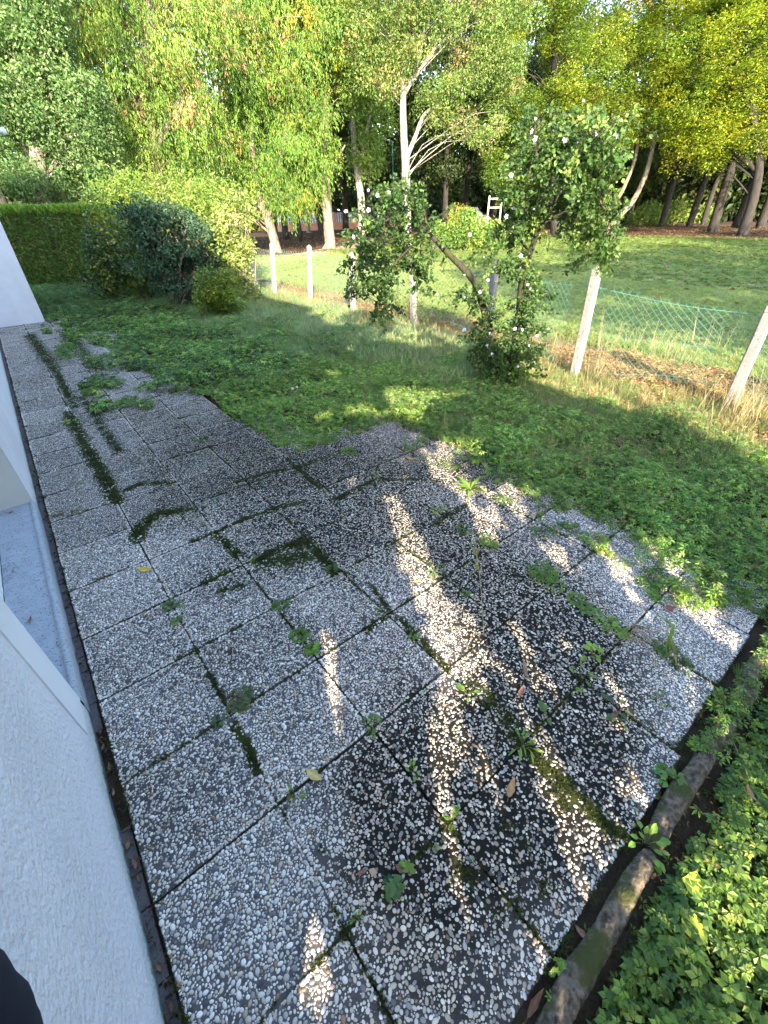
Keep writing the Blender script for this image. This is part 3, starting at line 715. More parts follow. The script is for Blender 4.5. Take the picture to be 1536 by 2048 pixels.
# -- slender pale leaning trunk left of centre
D = 38; b = foot(722, D)
cl = crown_clumps([(710,100,70,80,26),(740,210,50,40,12),(720,-60,90,90,26),(725,300,26,36,8)], D)
put_tree('slender_tree', 'slender tree with a thin pale curving trunk between the brown and silver trunks', 'tree', b,
    [([(b[0],b[1],-.1), up(722,400,D), up(712,320,D), up(706,240,D), up(712,120,D), up(715,-60,D)], [.32,.27,.22,.17,.12,.04]), ([up(718,360,D), up(730,280,D), up(745,200,D)], [.2,.15,.05])],
    cl, foliage(cl, 1.3, 240, .18, [((.16,.26,.06), 5), ((.22,.32,.06), 3)], 'round'), M_BARKP, limb=(.03, 2))
# -- yellow-green layered trees on the right
D = 42; b = foot(1120, D)
cl = crown_clumps([(1090,130,100,110,60),(1180,60,90,100,46),(1120,250,80,60,30),(1100,-90,160,110,50),(1020,330,50,50,14)], D)
put_tree('hornbeam_tree', 'olive green leafy tree behind the upper crown of the flowering shrub', 'tree', b,
    [([(b[0],b[1],-.1), up(1110,330,D), up(1110,150,D), up(1110,-80,D)], [.42,.33,.24,.06])],
    cl, foliage(cl, 1.0, 340, .14, [((.20,.29,.045), 5), ((.29,.33,.05), 3), ((.12,.20,.04), 3), ((.40,.30,.10), .25)], 'layer'), M_BARKD, limb=(.035, 2))
D = 46; b = foot(1212, D)
cl = crown_clumps([(1290,120,100,110,60),(1260,220,80,60,30),(1350,210,70,60,28),(1280,-80,130,110,46),(1340,50,80,90,30)], D)
put_tree('hornbeam_tree', 'yellow-green tree with two long grey trunks leaning to the right over the lawn edge', 'tree', b,
    [([(b[0],b[1],-.1), up(1235,435,D), up(1270,395,D), up(1300,320,D), up(1320,180,D), up(1320,0,D)], [.30,.24,.2,.16,.11,.04]), ([(b[0],b[1],0), up(1222,420,D), up(1250,370,D), up(1275,290,D), up(1270,140,D)], [.2,.17,.14,.11,.04])],
    cl, foliage(cl, 1.0, 340, .14, [((.30,.36,.045), 5), ((.19,.28,.04), 4), ((.40,.40,.05), 1.5), ((.16,.22,.04), 2)], 'layer'), M_BARK, limb=(.035, 2))
D = 44; b = foot(1500, D)
cl = crown_clumps([(1430,110,100,110,60),(1480,250,90,48,36),(1390,300,70,30,18),(1500,40,110,110,50),(1440,-90,150,110,46),(1560,180,80,110,30)], D)
put_tree('hornbeam_tree', 'bright yellow tree with layered sprays of leaves at the upper right', 'tree', b,
    [([(b[0],b[1],-.1), up(1506,400,D), up(1518,320,D), up(1500,180,D), up(1490,-60,D)], [.36,.3,.25,.18,.05]), ([up(1512,340,D), up(1450,290,D), up(1400,250,D)], [.16,.1,.04])],
    cl, foliage(cl, 1.0, 340, .14, [((.29,.36,.035), 5), ((.40,.41,.04), 2.5), ((.17,.26,.04), 4), ((.14,.2,.04), 1)], 'layer'), M_BARKD, limb=(.035, 2))
D = 50; b = foot(1436, D)
cl = crown_clumps([(1460,260,70,50,24),(1450,150,90,80,24),(1420,0,100,100,24)], D)
put_tree('hornbeam_tree', 'shaded tree with a thick dark trunk left of the one at the right edge', 'tree', b,
    [([(b[0],b[1],-.1), up(1442,400,D), up(1465,320,D), up(1470,180,D), up(1450,0,D)], [.38,.33,.27,.2,.05])],
    cl, foliage(cl, 1.5, 200, .2, [((.10,.15,.03), 5), ((.2,.24,.04), 2)], 'layer'), M_BARKD, limb=(.035, 2))

# -- woodland behind: a few trees built, then copied
def proto(label, seed, cols, h=15, style='round', bark=M_BARKD, sp=3.6, low=.28, loc=(0, 0)):
    global rs; keep = rs; rs = np.random.RandomState(seed)
    n = 62; q = ellipsoid_pts(n, .5); cl = q*np.array([sp, sp, h*(1-low)/2*.95])+np.array([0, 0, h*(low+(1-low)/2)])
    tr = [(0,0,-.1),(.1,.05,h*.2),(-.15,.1,h*.45),(.1,0,h*.7),(0,.1,h*.93)]
    t = put_tree('woodland_tree', label, 'tree', (0, 0), [([np.array(p, float) for p in tr], [.3,.24,.18,.12,.04])], cl, foliage(cl, 1.35, 190, .24, cols, style), bark, limb=(.03, 2))
    rs = keep; return t
PR = [proto('', 11, [((.035,.06,.014), 5), ((.06,.10,.02), 3)], 15), proto('', 12, [((.05,.085,.018), 5), ((.09,.13,.022), 2)], 14, 'layer', sp=4.0),  # dark leaf colours stand in for the deep shade of the wood
      proto('', 13, [((.03,.052,.014), 5), ((.05,.08,.018), 3)], 17, sp=3.4), proto('', 14, [((.09,.15,.03), 5), ((.15,.2,.035), 2)], 13, 'weep', M_BARK, 3.6, .3)]
spots = [ # px, distance, proto, scale, how it looks from here
 (20,40,0,1.1,'dark tree filling the gap above the left end of the hedge'),(110,38,2,1.1,'dark tree behind the rounded pale green one'),(200,46,1,1.2,'tree seen between the two leftmost crowns'),(390,48,0,1.2,'shadowed tree behind the gap between the two weeping crowns'),
 (470,66,3,.9,'light green tree near the distant brick building'),(566,47,2,1.0,'twin-trunked dark tree left of the grey trunk'),(594,44,0,1.0,'grey trunk tree standing in the shade left of the brown trunk'),(614,60,3,.8,'sunlit small tree in front of the low brick wall'),
 (690,56,2,1.1,'thin dark tree just right of the brown trunk'),(640,52,2,1.1,'dark tree half hidden by the straight brown trunk'),(742,50,0,1.1,'dark tree right of the slender pale trunk'),(775,62,1,1.1,'distant dark tree by the green lamp post'),(850,52,2,1.0,'dark tree right of the silver trunk'),
 (890,46,0,.95,'dark tree above the clipped laurel bushes'),(930,62,2,1.2,'tall dark tree behind the white van'),(985,50,0,1.0,'dark tree behind the wooden climbing frame'),(1030,58,1,1.1,'mid green tree between the climbing frame and the shrub crown'),(1080,66,2,1.1,'far dark tree behind the shrub crown'),
 (1150,60,0,1.1,'dark tree seen through the right shrub crown'),(1200,70,2,1.1,'far tree left of the leaning trunks'),(1262,74,3,.9,'pale tree far behind the leaning trunks'),(1330,62,0,1.1,'slim dark trunk right of the leaning trunks'),(1346,80,3,.9,'sunlit far tree under the yellow canopy'),(1385,60,2,1.1,'dark trunk in the middle of the right-hand shade'),(1412,66,0,1.0,'thin trunk left of the thick dark one'),
 (1480,58,2,1.2,'dark tree between the two thick right-hand trunks'),(1530,56,0,1.2,'dark tree cut by the right edge'),(1590,50,2,1.2,'dark tree just beyond the right edge'),(1650,46,0,1.1,'tree beyond the right edge nearer the lawn')]
used = set()
for i, (px, D, k, sc, lab) in enumerate(spots):
    x, y = foot(px, D); t = PR[k]
    if k not in used:
        used.add(k); t.location = (x, y, 0); t.rotation_euler = (0, 0, rs.uniform(0, 6.28)); t.scale = (sc, sc, sc); t['label'] = lab; t['group'] = 'woodland trees beyond the park lawn'
    else: copy_tree(t, (x, y, 0), rs.uniform(0, 6.28), sc*rs.uniform(.95, 1.1), lab, 'woodland trees beyond the park lawn')
# dense far wood closing the view behind
V0 = []
cl = []
for px in np.arange(-150, 1750, 16):
    D = rs.uniform(78, 100); x, y = foot(px, D)
    for k in range(26): cl.append((x+rs.normal()*4, y+rs.normal()*4, rs.uniform(0.8, 15) if k > 14 else rs.uniform(.3, 8)))
cl = np.array(cl); V, Fc, C = foliage(cl, 2.9, 75, .62, [((.03,.05,.013), 5), ((.05,.08,.017), 3), ((.10,.13,.025), 1)], 'round')  # far leaves also darkened in colour for woodland shade
o = mobj('distant_wood', npmesh('distant_wood', V, Fc, C), M_LEAF); tag(o, 'distant wood closing the view behind all the park trees', 'wood', kind='stuff')

# -- big trees standing right of the frame, whose shade dapples the lawn
def uspot(u, s): return (u*math.cos(PHI)+s*math.sin(PHI), -u*math.sin(PHI)+s*math.cos(PHI))
for u, s, k, sc, lab in ((11.5,-6,1,.8,'dark tree outside the right of the frame behind the nearest one'),(17,3,3,.75,'weeping tree outside the right of the frame'),(8.8,-4,0,.78,'dark tree outside the right of the frame nearest the fence'),(14.5,-1,2,.72,'second tree outside the right of the frame, shading the lawn'),(20.5,2,1,.8,'third tree outside the right of the frame'),(27,2,0,.85,'fourth tree outside the right of the frame'),(34,6,2,.85,'fifth and farthest tree outside the right of the frame')):
    x, y = uspot(u, s); copy_tree(PR[k], (x, y, 0), rs.uniform(0, 6), sc, lab, 'trees right of the frame that shade the lawn')

# -- added leaf screen behind the viewer, leaves left out where sun patches should fall
LITP = [[(630,1235),(672,1235),(708,1480),(652,1500)], [(605,1765),(655,1775),(690,2100),(560,2100)],
 [(762,985),(800,985),(850,1075),(905,1190),(950,1260),(985,1360),(960,1430),(930,1500),(925,1600),(935,1720),(940,1910),(875,1720),(845,1560),(835,1440),(868,1350),(838,1250),(790,1110)],
 [(925,1215),(950,1210),(1000,1330),(965,1330)],[(1095,1238),(1122,1232),(1168,1330),(1138,1335)],[(1180,1330),(1230,1330),(1300,1470),(1270,1490)],
 [(1285,1590),(1320,1605),(1230,1740),(1060,2000),(1050,1940),(1190,1740)],[(860,870),(930,870),(960,910),(890,915)],[(985,960),(1060,965),(1090,1000),(1010,1000)],[(935,1010),(985,1010),(1030,1070),(970,1070)],[(1060,1080),(1110,1080),(1180,1150),(1130,1160)],
 [(1190,1090),(1230,1080),(1260,1130),(1210,1140)],[(1330,1170),(1420,1180),(1450,1230),(1360,1240)],[(820,1160),(850,1160),(870,1240),(850,1250)],
 [(760,775),(870,780),(830,850),(770,830)],[(880,930),(960,960),(1080,1030),(1060,1050),(900,960)],[(1430,870),(1700,860),(1700,1000),(1500,960)],
 [(1300,1690),(1350,1620),(1480,1560),(1900,1500),(1900,2300),(1180,2300),(1230,1900)],[(1180,1880),(1240,1760),(1300,1690),(1310,1740),(1240,1850),(1200,1950)]]
LITW = [GP(p) for p in LITP]; MOTT = GP([(780,850),(960,850),(1480,1180),(1490,1300),(1290,1640),(1060,2000),(960,1900),(930,1500)])
def landed_lit(P):
    L = P+SUN*(P[:, 2]/-SUN[2])[:, None]; x, y = L[:, 0], L[:, 1]
    r = x > 5.25+.9*(fbm(y*.7, x*.7+3)-.5)+.35*(noise2(x*3, y*3)-.5)
    for p in LITW: r |= inpoly(x, y, p)
    iv = (y < -1.62) & (x > .4)
    r &= ~(iv & (fbm(x*3.4, y*3.4+7) < .42))
    uu = x*math.cos(PHI)-y*math.sin(PHI); ss = x*math.sin(PHI)+y*math.cos(PHI)
    r |= inpoly(x, y, MOTT) & (fbm(uu*7+3, ss*1.3+20) > .53)
    r |= (fbm(x*2.1+50, y*2.1) > .66)
    return r
N = 190000; u = .30+7.9*rs.uniform(0, 1, N)**1.35; z = rs.uniform(.05, 7.0, N)**1.0; s = -3.15+rs.normal(size=N)*.12
P = np.stack([u*math.cos(PHI)+s*math.sin(PHI), -u*math.sin(PHI)+s*math.cos(PHI), z], 1)
P = P[~landed_lit(P)]; n = len(P)
fol = scatter(T_card(.8, .1), P, frames(np.repeat(-SUN[None], n, 0)+rdir(n)*.55, rdir(n)), rs.uniform(.055, .09, n), vary((.08, .13, .03), n))
mbx = MB(); t = empty('shade_screen', tuple(uspot(4, -3.2))+(0,), 'unseen leaf screen added behind the photographer, cut open to shape the sun patches', 'shade screen')
off = np.array(list(t.location))
for uu in np.arange(2.6, 8.3, .9):
    a = np.array(uspot(uu, -3.4)+(0,)); mbx.tube(np.array([a, a+[0, 0, 3], a+[.05, 0, 6.0]])-off, [.05, .04, .02], 6)
mbx.build('stem', M_BARKD, t); mobj('foliage', npmesh('foliage', fol[0]-off, fol[1], fol[2]), M_LEAF, t)

# =====================================================================
# HEDGE AND GARDEN SHRUBS
# =====================================================================
def shrub(name, label, cat, ells, D, per, cr, size, cols, style='round', tpl=None, stems=6, leaf=M_LEAF, bark=M_BARK, base=None, flat=.9, dscale=.8, group=None, r0=.018):
    c = crown_clumps(ells, D, dscale)
    c = c[c[:, 2] > cr*.25]
    b = base if base is not None else foot(np.mean([e[0] for e in ells]), D)
    t = empty(name, (b[0], b[1], 0), label, cat, group); off = np.array([b[0], b[1], 0.])
    V, Fc, C = foliage(c, cr, per, size, cols, style, tpl, flat)
    V[:, 2] = np.maximum(V[:, 2], -.03+.02*rs.uniform(size=len(V)))
    mobj('foliage', npmesh('foliage', V-off, Fc, C), leaf, t)
    mb = MB(); sel = c[rs.choice(len(c), min(stems*3, len(c)), replace=False)]-off
    for q in sel:
        a = np.array([rs.normal()*.08, rs.normal()*.08, -.03]); m = (a+q)/2+rs.normal(size=3)*.06*np.linalg.norm(q); m[2] += .1*q[2]
        mb.tube(curve([a, m, q], 8), np.linspace(r0, r0*.3, 8), 5)
    mb.build('stems', bark, t, True)
    return t
# clipped conifer hedge (a block of short upright sprays)
def hedge():
    a = np.array([-2.2, 22.2]); b = np.array([5.6, 16.6]); L = np.linalg.norm(b-a); d = (b-a)/L; nrm = np.array([d[1], -d[0]])
    if np.dot(nrm, CAM[:2]-a) < 0: nrm = -nrm
    top = 2.2; dep = 1.3; off = np.array([(a[0]+b[0])/2, (a[1]+b[1])/2, 0])
    t = empty('conifer_hedge', tuple(off), 'long clipped conifer hedge closing the garden at the left, sunlit along its top', 'hedge')
    n1, n2 = 50000, 30000
    u = rs.uniform(0, L, n1); z = rs.uniform(0, top, n1); w_ = -.12*rs.uniform(0, 1, n1)**.5+.10*(fbm(u*1.5, z*2)-.45)
    P = np.stack([a[0]+d[0]*u+nrm[0]*w_, a[1]+d[1]*u+nrm[1]*w_, z], 1)
    u2 = rs.uniform(0, L, n2); w2 = rs.uniform(-dep, .05, n2); z2 = top+.10*(fbm(u2*1.3, w2*1.3)-.45)+rs.uniform(-.10, .08, n2)
    P2 = np.stack([a[0]+d[0]*u2+nrm[0]*w2, a[1]+d[1]*u2+nrm[1]*w2, z2], 1)
    fw1 = np.stack([nrm[0]*.6+rs.normal(size=n1)*.5, nrm[1]*.6+rs.normal(size=n1)*.5, .5+rs.normal(size=n1)*.4], 1)
    fw2 = np.stack([rs.normal(size=n2)*.45, rs.normal(size=n2)*.45, np.ones(n2)], 1)
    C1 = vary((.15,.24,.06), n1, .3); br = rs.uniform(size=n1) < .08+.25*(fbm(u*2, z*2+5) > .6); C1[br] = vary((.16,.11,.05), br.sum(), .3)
    C2 = vary((.20,.31,.045), n2, .2)  # top sprays coloured lighter than the front, as if sunlit
    tp = T_card(.38, .1)
    V, Fc, C = merge([scatter(tp, P, frames(rdir(n1), fw1), rs.uniform(.07, .13, n1), C1), scatter(tp, P2, frames(rdir(n2), fw2), rs.uniform(.09, .2, n2), C2)])
    mobj('foliage', npmesh('foliage', V-off, Fc, C), M_LEAF, t)
    mb = MB()
    for uu in np.arange(.4, L, .6):
        c = a+d*uu-nrm*.55
        mb.tube(np.array([[c[0], c[1], -.05], [c[0]+.05, c[1], 1.7]])-off, [.05, .02], 6)
    # dense dark inner twiggery
    for uu in np.arange(.1, L, .12):
        for k in range(5):
            c = a+d*uu-nrm*rs.uniform(.25, .5); e = a+d*(uu+rs.normal()*.25)-nrm*rs.uniform(.05, .3); z0 = rs.uniform(.05, 1.3)
            mb.tube(np.array([[c[0], c[1], z0], [e[0], e[1], z0+.45]])-off, [.02, .006], 4, cap=False)
    mb.build('stems', M_BARKD, t, True)
hedge()
BL = [((.055,.11,.06), 5), ((.09,.16,.08), 3), ((.035,.07,.04), 3)]
shrub('bluish_shrub', 'dark blue-green shrub with bare leaning stems left of the fence corner', 'shrub',
      [(345,470,66,50,40),(290,445,44,36,16),(400,480,50,55,26),(370,545,66,46,24),(320,530,55,48,16),(420,545,40,45,12)], 13.4, 110, .21, .08, BL, 'round', T_leaf(.45), 20, base=tuple(G(365,612)[:2]), r0=.032)
shrub('yellow_shrub', 'tall sunlit yellow-green shrub mass behind the blue-green one', 'shrub',
      [(300,410,60,34,26),(380,410,60,34,26),(430,420,50,40,24),(250,395,50,24,16),(455,450,34,50,18)], 17.0, 110, .5, .10, [((.20,.29,.05), 5), ((.14,.24,.045), 4), ((.30,.33,.09), 2)], 'round', T_card(.36, .1), 8, flat=1.1)
shrub('variegated_shrub', 'pale sunlit shrub with yellowish shoots spilling over the end of the fence', 'shrub',
      [(468,450,28,52,18),(476,530,26,46,16),(450,500,28,46,12),(492,585,20,26,10)], 13.2, 100, .26, .085, [((.30,.35,.09), 5), ((.20,.28,.07), 4), ((.40,.34,.18), 1.5)], 'round', T_leaf(.4), 9)
shrub('evergreen_shrub', 'glossy dark green shrub with yellow-tipped leaves at the foot of the hedge', 'shrub',
      [(250,525,55,45,30),(215,540,40,40,18),(290,545,40,35,18),(230,480,45,40,20)], 15.6, 120, .34, .08, [((.045,.085,.02), 6), ((.08,.13,.025), 3), ((.28,.30,.03), 1.3)], 'round', T_leaf(.5), 6, leaf=M_GLOSSY)
shrub('golden_shrub', 'low arching yellow-green shrub in front of the blue-green one', 'shrub',
      [(430,570,40,26,20),(455,595,34,22,14),(415,600,30,20,10)], 11.6, 110, .2, .06, [((.20,.27,.04), 5), ((.13,.2,.035), 4), ((.32,.34,.04), 1.5)], 'layer', T_leaf(.55), 6, base=tuple(G(440,622)[:2]))
# young stalky plants by the fence under the flowering crown
for i, (px, py, h, lab) in enumerate(((780,655,.62,'upright leafy weed on the left of the group under the flowering shrub'),(800,650,.75,'tallest upright leafy weed under the flowering shrub'),(822,655,.65,'upright leafy weed on the right under the flowering shrub'),(850,668,.5,'short upright leafy weed nearest the fork of the flowering shrub'))):
    b = G(px, py); t = empty('leafy_weed', (b[0], b[1], 0), lab, 'plant', 'upright weeds under the flowering shrub'); mb = MB(); P = []
    for k in range(11):
        e = np.array([rs.normal()*.13, rs.normal()*.13, h*rs.uniform(.7, 1)]); c = curve([[rs.normal()*.05, rs.normal()*.05, -.02], e*[.5,.5,.55], e], 8); mb.tube(c, np.linspace(.005, .0015, 8), 4, (.12,.14,.05))
        for q in np.linspace(.15, 1, 26): P.append(c[0]+(c[-1]-c[0])*q if False else c[min(7, int(q*7.9))]+rs.normal(size=3)*.008)
    P = np.array(P); n = len(P); fw = rdir(n); fw[:, 2] = abs(fw[:, 2])*.8+.3
    mb.build('stem', M_PAINT, t); V, Fc, C = scatter(T_card(.22, .05), P, frames(rdir(n, .5), fw), rs.uniform(.035, .075, n), vary((.09,.14,.035), n)); mobj('leaves', npmesh('leaves', V, Fc, C), M_LEAF, t)

# =====================================================================
# FLOWERING SHRUB (two arching stems, white flowers)
# =====================================================================
def flowering_shrub():
    B = G(1010, 772); D = HD(B); t = empty('flowering_shrub', tuple(B), 'tall two-stemmed shrub with white flowers, arching over the garden in front of the fence', 'shrub')
    def A(px, py, dd=0): return AT(px, py, D+dd)
    mb = MB(); main = []
    def st(pts, r, n=16, m=main):
        c = curve(pts, n); rr = np.interp(np.linspace(0, 1, n), np.linspace(0, 1, len(r)), r); mb.tube(c-B, rr, 8, jit=.14); m.append(c); return c
    s1 = st([A(1003,785), A(990,700,.02), A(968,620,.05), A(952,570,.1), A(920,530,.15), A(880,490,.2), A(855,465,.22)], [.058,.052,.046,.042,.037,.031,.025])
    s1b = st([A(855,465,.22), A(815,440,.2), A(775,440,.2), A(735,470,.15), A(715,520,.1)], [.02,.016,.012,.008,.005])
    s1c = st([A(858,470,.22), A(845,420,.25), A(820,390,.3), A(800,375,.3)], [.018,.014,.01,.005])
    s1d = st([A(850,470,.22), A(815,500,.1), A(780,540,.05), A(760,590,0), A(750,620,0)], [.015,.012,.01,.007,.004])
    s1e = st([A(840,460,.22), A(840,520,.3), A(830,580,.3)], [.012,.008,.004])
    s2 = st([A(1012,785), A(1030,700,0), A(1038,620,0), A(1045,560,-.05), A(1062,500,-.05), A(1080,450,-.1), A(1095,400,-.1)], [.055,.05,.044,.039,.035,.03,.024])
    s2b = st([A(1090,410,-.1), A(1075,330,0), A(1070,270,.05), A(1068,232,.1)], [.02,.015,.009,.004])
    s2c = st([A(1085,440,-.1), A(1130,370,-.15), A(1160,310,-.2), A(1185,260,-.2)], [.02,.016,.01,.004])
    s2d = st([A(1080,450,-.1), A(1140,420,-.2), A(1200,410,-.3), A(1222,450,-.3), A(1215,500,-.3)], [.018,.014,.01,.007,.004])
    s2e = st([A(1085,440,-.1), A(1130,440,.2), A(1180,470,.25), A(1172,520,.25)], [.014,.01,.007,.004])
    s2f = st([A(1060,505,-.05), A(1030,470,.1), A(1000,450,.2), A(975,430,.25)], [.014,.01,.007,.003])
    s2g = st([A(1075,460,-.1), A(1040,400,.1), A(1020,350,.2), A(1010,300,.2)], [.015,.012,.008,.003])
    s3 = st([A(968,620,.05), A(930,595,0), A(885,590,-.1)], [.008,.006,.003])
    # crown masses: px ellipse, depth offset, depth radius (m), twigs
    masses = [(775,470,62,66,.2,.35,62),(740,540,44,46,.1,.28,36),(825,430,44,48,.25,.3,36),(715,490,26,56,.15,.22,18),(770,590,36,36,.05,.22,26),(845,560,20,44,.3,.2,16),(800,390,48,24,.3,.2,18),(835,510,34,40,.2,.25,26),(705,575,22,12,.1,.15,6),
              (1085,300,62,62,.1,.45,70),(1170,290,66,50,-.1,.5,66),(1120,370,70,55,0,.5,74),(1195,370,44,60,-.2,.45,52),(1060,420,44,34,.1,.35,30),(1170,440,58,36,-.1,.4,44),(1215,470,20,40,-.3,.2,20),(1170,505,14,22,.25,.15,9),(1212,520,11,16,-.3,.1,6),(1010,460,36,22,.2,.25,18),(1030,350,34,44,.2,.3,24),
              (1000,515,40,22,.1,.25,14),(1050,540,32,26,0,.2,20),(1075,590,28,30,0,.2,16),(960,600,26,26,.05,.2,14),(925,592,30,10,0,.15,8),(1018,625,50,26,0,.25,14),(1010,690,62,50,0,.32,76),(965,680,30,50,0,.22,28),(1055,675,34,44,0,.25,26),(1010,745,48,28,-.05,.28,40)]
    S = np.concatenate(main); LP, LF, LC = [], [], []
    for cx, cy, rx, ry, dd, dr, n in masses:
        c = A(cx, cy, dd); m = mpp(c); q = ellipsoid_pts(n, .2)*(1+np.maximum(0, rs.normal(size=(n, 1)))*.28)
        f = np.array([c[0]-CAM[0], c[1]-CAM[1], 0]); f /= np.linalg.norm(f); s = np.array([f[1], -f[0], 0])
        T = c+q[:, :1]*rx*m*s+q[:, 1:2]*dr*f+q[:, 2:]*ry*m*np.array([0, 0, 1.1])
        for e in T:
            if e[2] < .03: e[2] = .03+.05*rs.uniform()
            d = np.linalg.norm(S-e, axis=1); a = S[np.argmin(d+rs.uniform(0, .15, len(S)))]
            L = np.linalg.norm(e-a)
            if L < .03: continue
            dr_ = (e-a)/L; mid = (a+e)/2+np.array([0, 0, .10*L])+rs.normal(size=3)*.05*L; tip = e+dr_*.09+np.array([0, 0, -.03])
            c2 = curve([a, mid, e, tip], 10); mb.tube(c2-B, np.linspace(min(.006, .002+.006*L), .0012, 10), 4, cap=False)
            k = int(rs.uniform(18, 34)); tt = rs.uniform(.35, 1, k); ix = np.minimum((tt*9).astype(int), 8)
            p = c2[ix]+(c2[ix+1]-c2[ix])*rs.uniform(size=(k, 1))+rs.normal(size=(k, 3))*.022
            LP.append(p); fw = rdir(k)+dr_*.5; fw[:, 2] -= .25; LF.append(fw)
            hi_ = cx > 950 and cy < 560; b = np.array((.075,.14,.035) if hi_ else (.055,.11,.03)) if rs.uniform() < .7 else np.array((.17,.25,.06) if hi_ else (.10,.17,.04))  # upper right crown leaves coloured lighter, standing in for sun on them
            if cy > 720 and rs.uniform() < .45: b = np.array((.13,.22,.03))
            LC.append(vary(b, k, .2))
    P = np.concatenate(LP); Fw = np.concatenate(LF); C = np.concatenate(LC); n = len(P); P[:, 2] = np.maximum(P[:, 2], .01)
    V, Fc, C = scatter(T_leaf(.62, .1, -.18), P, frames(rdir(n, .6), Fw), rs.uniform(.026, .062, n), C)
    mobj('foliage', npmesh('foliage', V-B, Fc, C), M_LEAF, t)
    # moss and short side shoots on the stems
    mb.build('stems', M_BARKM, t, True)
    # flowers: five petals, dark eye, pale column
    fl = [q for iq, q in enumerate([(1165,205),(1068,238),(1168,246),(1062,262),(1069,278),(1060,282),(1128,282),(1153,290),(1163,290),(1190,268),(1236,272),(1232,312),(1241,308),(1070,357),(984,350),(1022,350),(1027,415),(1046,415),(1067,418),(1014,433),(1025,453),(940,468),
          (736,380),(746,384),(756,390),(777,385),(742,398),(677,421),(692,424),(712,428),(722,436),(737,420),(762,478),(706,474),(700,578),(706,540),(807,618),(806,626),
          (956,532),(968,512),(928,552),(917,590),(877,588),(930,596),(1026,558),(1056,570),(1062,578),(1070,592),(1042,512),(1042,536),(1082,568),(961,584),(976,560),(954,630),(980,668),(974,690),(968,690),(984,708),(1000,652),(1012,648),(1030,658),(1044,660),(1046,638),(1056,690),(1075,672),(1066,706),(1008,694),(1035,733),(924,650),(928,660),(1098,658),(957,755),(1012,732)]) if iq % 3 != 2]
    pv, pf = T_leaf(.95, .16, -.1); FV = []
    for i, (px, py) in enumerate(fl):
        dd = .05 if px < 900 and py < 640 else -.26
        if py > 500 and px > 900: dd = -.22
        c = A(px, py, dd+rs.uniform(-.12, .05)); tocam = CAM-c; tocam /= np.linalg.norm(tocam)
        sunny = -SUN; nz = tocam*.55+sunny*.3+rs.normal(size=3)*.4+np.array([0, 0, .1]); nz /= np.linalg.norm(nz)
        fm = MB(); r = rs.uniform(.019, .029); half = rs.uniform() < .35; opn = .9 if half else .35
        x = np.cross(nz, [0, 0, 1.]); x /= np.linalg.norm(x); y = np.cross(nz, x)
        for k in range(5):
            a = k*1.2566+rs.normal()*.08; rd_ = math.cos(a)*x+math.sin(a)*y; fw = rd_*(1-opn*.55)+nz*opn; FRm = frames(nz[None]-rd_[None]*.2, fw[None])
            v, f_, c_ = scatter((pv, pf), (c-B)[None], FRm, np.array([r]), np.array([[.66,.65,.84]]))
            d0 = np.linalg.norm(v-(c-B), axis=1); cc = np.where(d0[:, None] < r*.3, np.array([[.35,.05,.14]]), c_); fm.v.append(v); fm.f3.append(f_+fm.n); fm.c.append(cc); fm.n += len(v)
        fo = fm.build('flower', M_PETAL, t)
        st_ = MB(); st_.tube([c-B, c-B+nz*r*.55], [.0022, .003], 5, (.75,.7,.45)); st_.build('stamen', M_PAINT, fo)
flowering_shrub()

# =====================================================================
# FENCE
# =====================================================================
posts = [((2180,1000),None,'leaning'),((1455,815),(1549,604)),((1148,750),(1196,532)),((975,690),(992,520)),((828,655),(824,514)),((706,628),(703,503)),((621,602),(618,489)),((550,594),(543,484)),((512,582),(503,484))]
labs = ['','concrete fence post cut by the right edge of the view','concrete fence post with a notch below its tip, second from the right','concrete fence post seen behind the stems of the flowering shrub','concrete fence post hidden by the drooping left crown','concrete fence post just left of the drooping flowering crown','slim sunlit concrete post third from the left end','bright concrete post nearest the shrubs at the left end','concrete fence post buried in the pale shrub at the fence corner']
PTOP = []
def fence_post(b, top, label):
    t = empty('fence_post', tuple(b), label, 'fence post', 'concrete posts of the chain-link fence'); L = top-b; h = np.linalg.norm(L); z = L/h
    y = np.array([0., 1, 0]); x = np.cross(y, z); x /= np.linalg.norm(x); y = np.cross(z, x); M = np.stack([x, y, z], 1); w_ = .054
    lv = []
    rings = [(-.1, w_*1.02), (h*.35, w_), (h*.7, w_*.98), (h-.115, w_*.97), (h-.11, w_*.88), (h-.10, w_*.88), (h-.095, w_*.97), (h-.045, w_*.95)]
    ch = .25
    for zz, r in rings:
        for sx, sy in ((-1,-1+ch),(-1+ch,-1),(1-ch,-1),(1,-1+ch),(1,1-ch),(1-ch,1),(-1+ch,1),(-1,1-ch)): lv.append((sx*r+rs.normal()*.0012, sy*r+rs.normal()*.0012, zz))
    lv.append((0, 0, h)); V = np.array(lv) @ M.T; nr = len(rings); j = np.arange(8)
    f4 = np.concatenate([np.stack([i*8+j, i*8+(j+1) % 8, i*8+8+(j+1) % 8, i*8+8+j], -1) for i in range(nr-1)]); k = (nr-1)*8
    f3 = np.array([[k+q, k+(q+1) % 8, nr*8] for q in range(8)])
    me = npmesh('post', V, [f4, f3]); mobj('shaft', me, M_POST, t)
    return t
for i, p in enumerate(posts):
    if i == 0: b = np.array([6.22, -2.1, 0.]); tp = b+np.array([.05, -.03, 1.3])
    else:
        b = G(*p[0]); tp = AT(p[1][0], p[1][1], HD(b)+.02)
    if i: fence_post(b, tp, labs[i])
    PTOP.append((b, tp))
fence_post(PTOP[0][0], PTOP[0][1], 'concrete fence post standing beyond the right edge of the view')
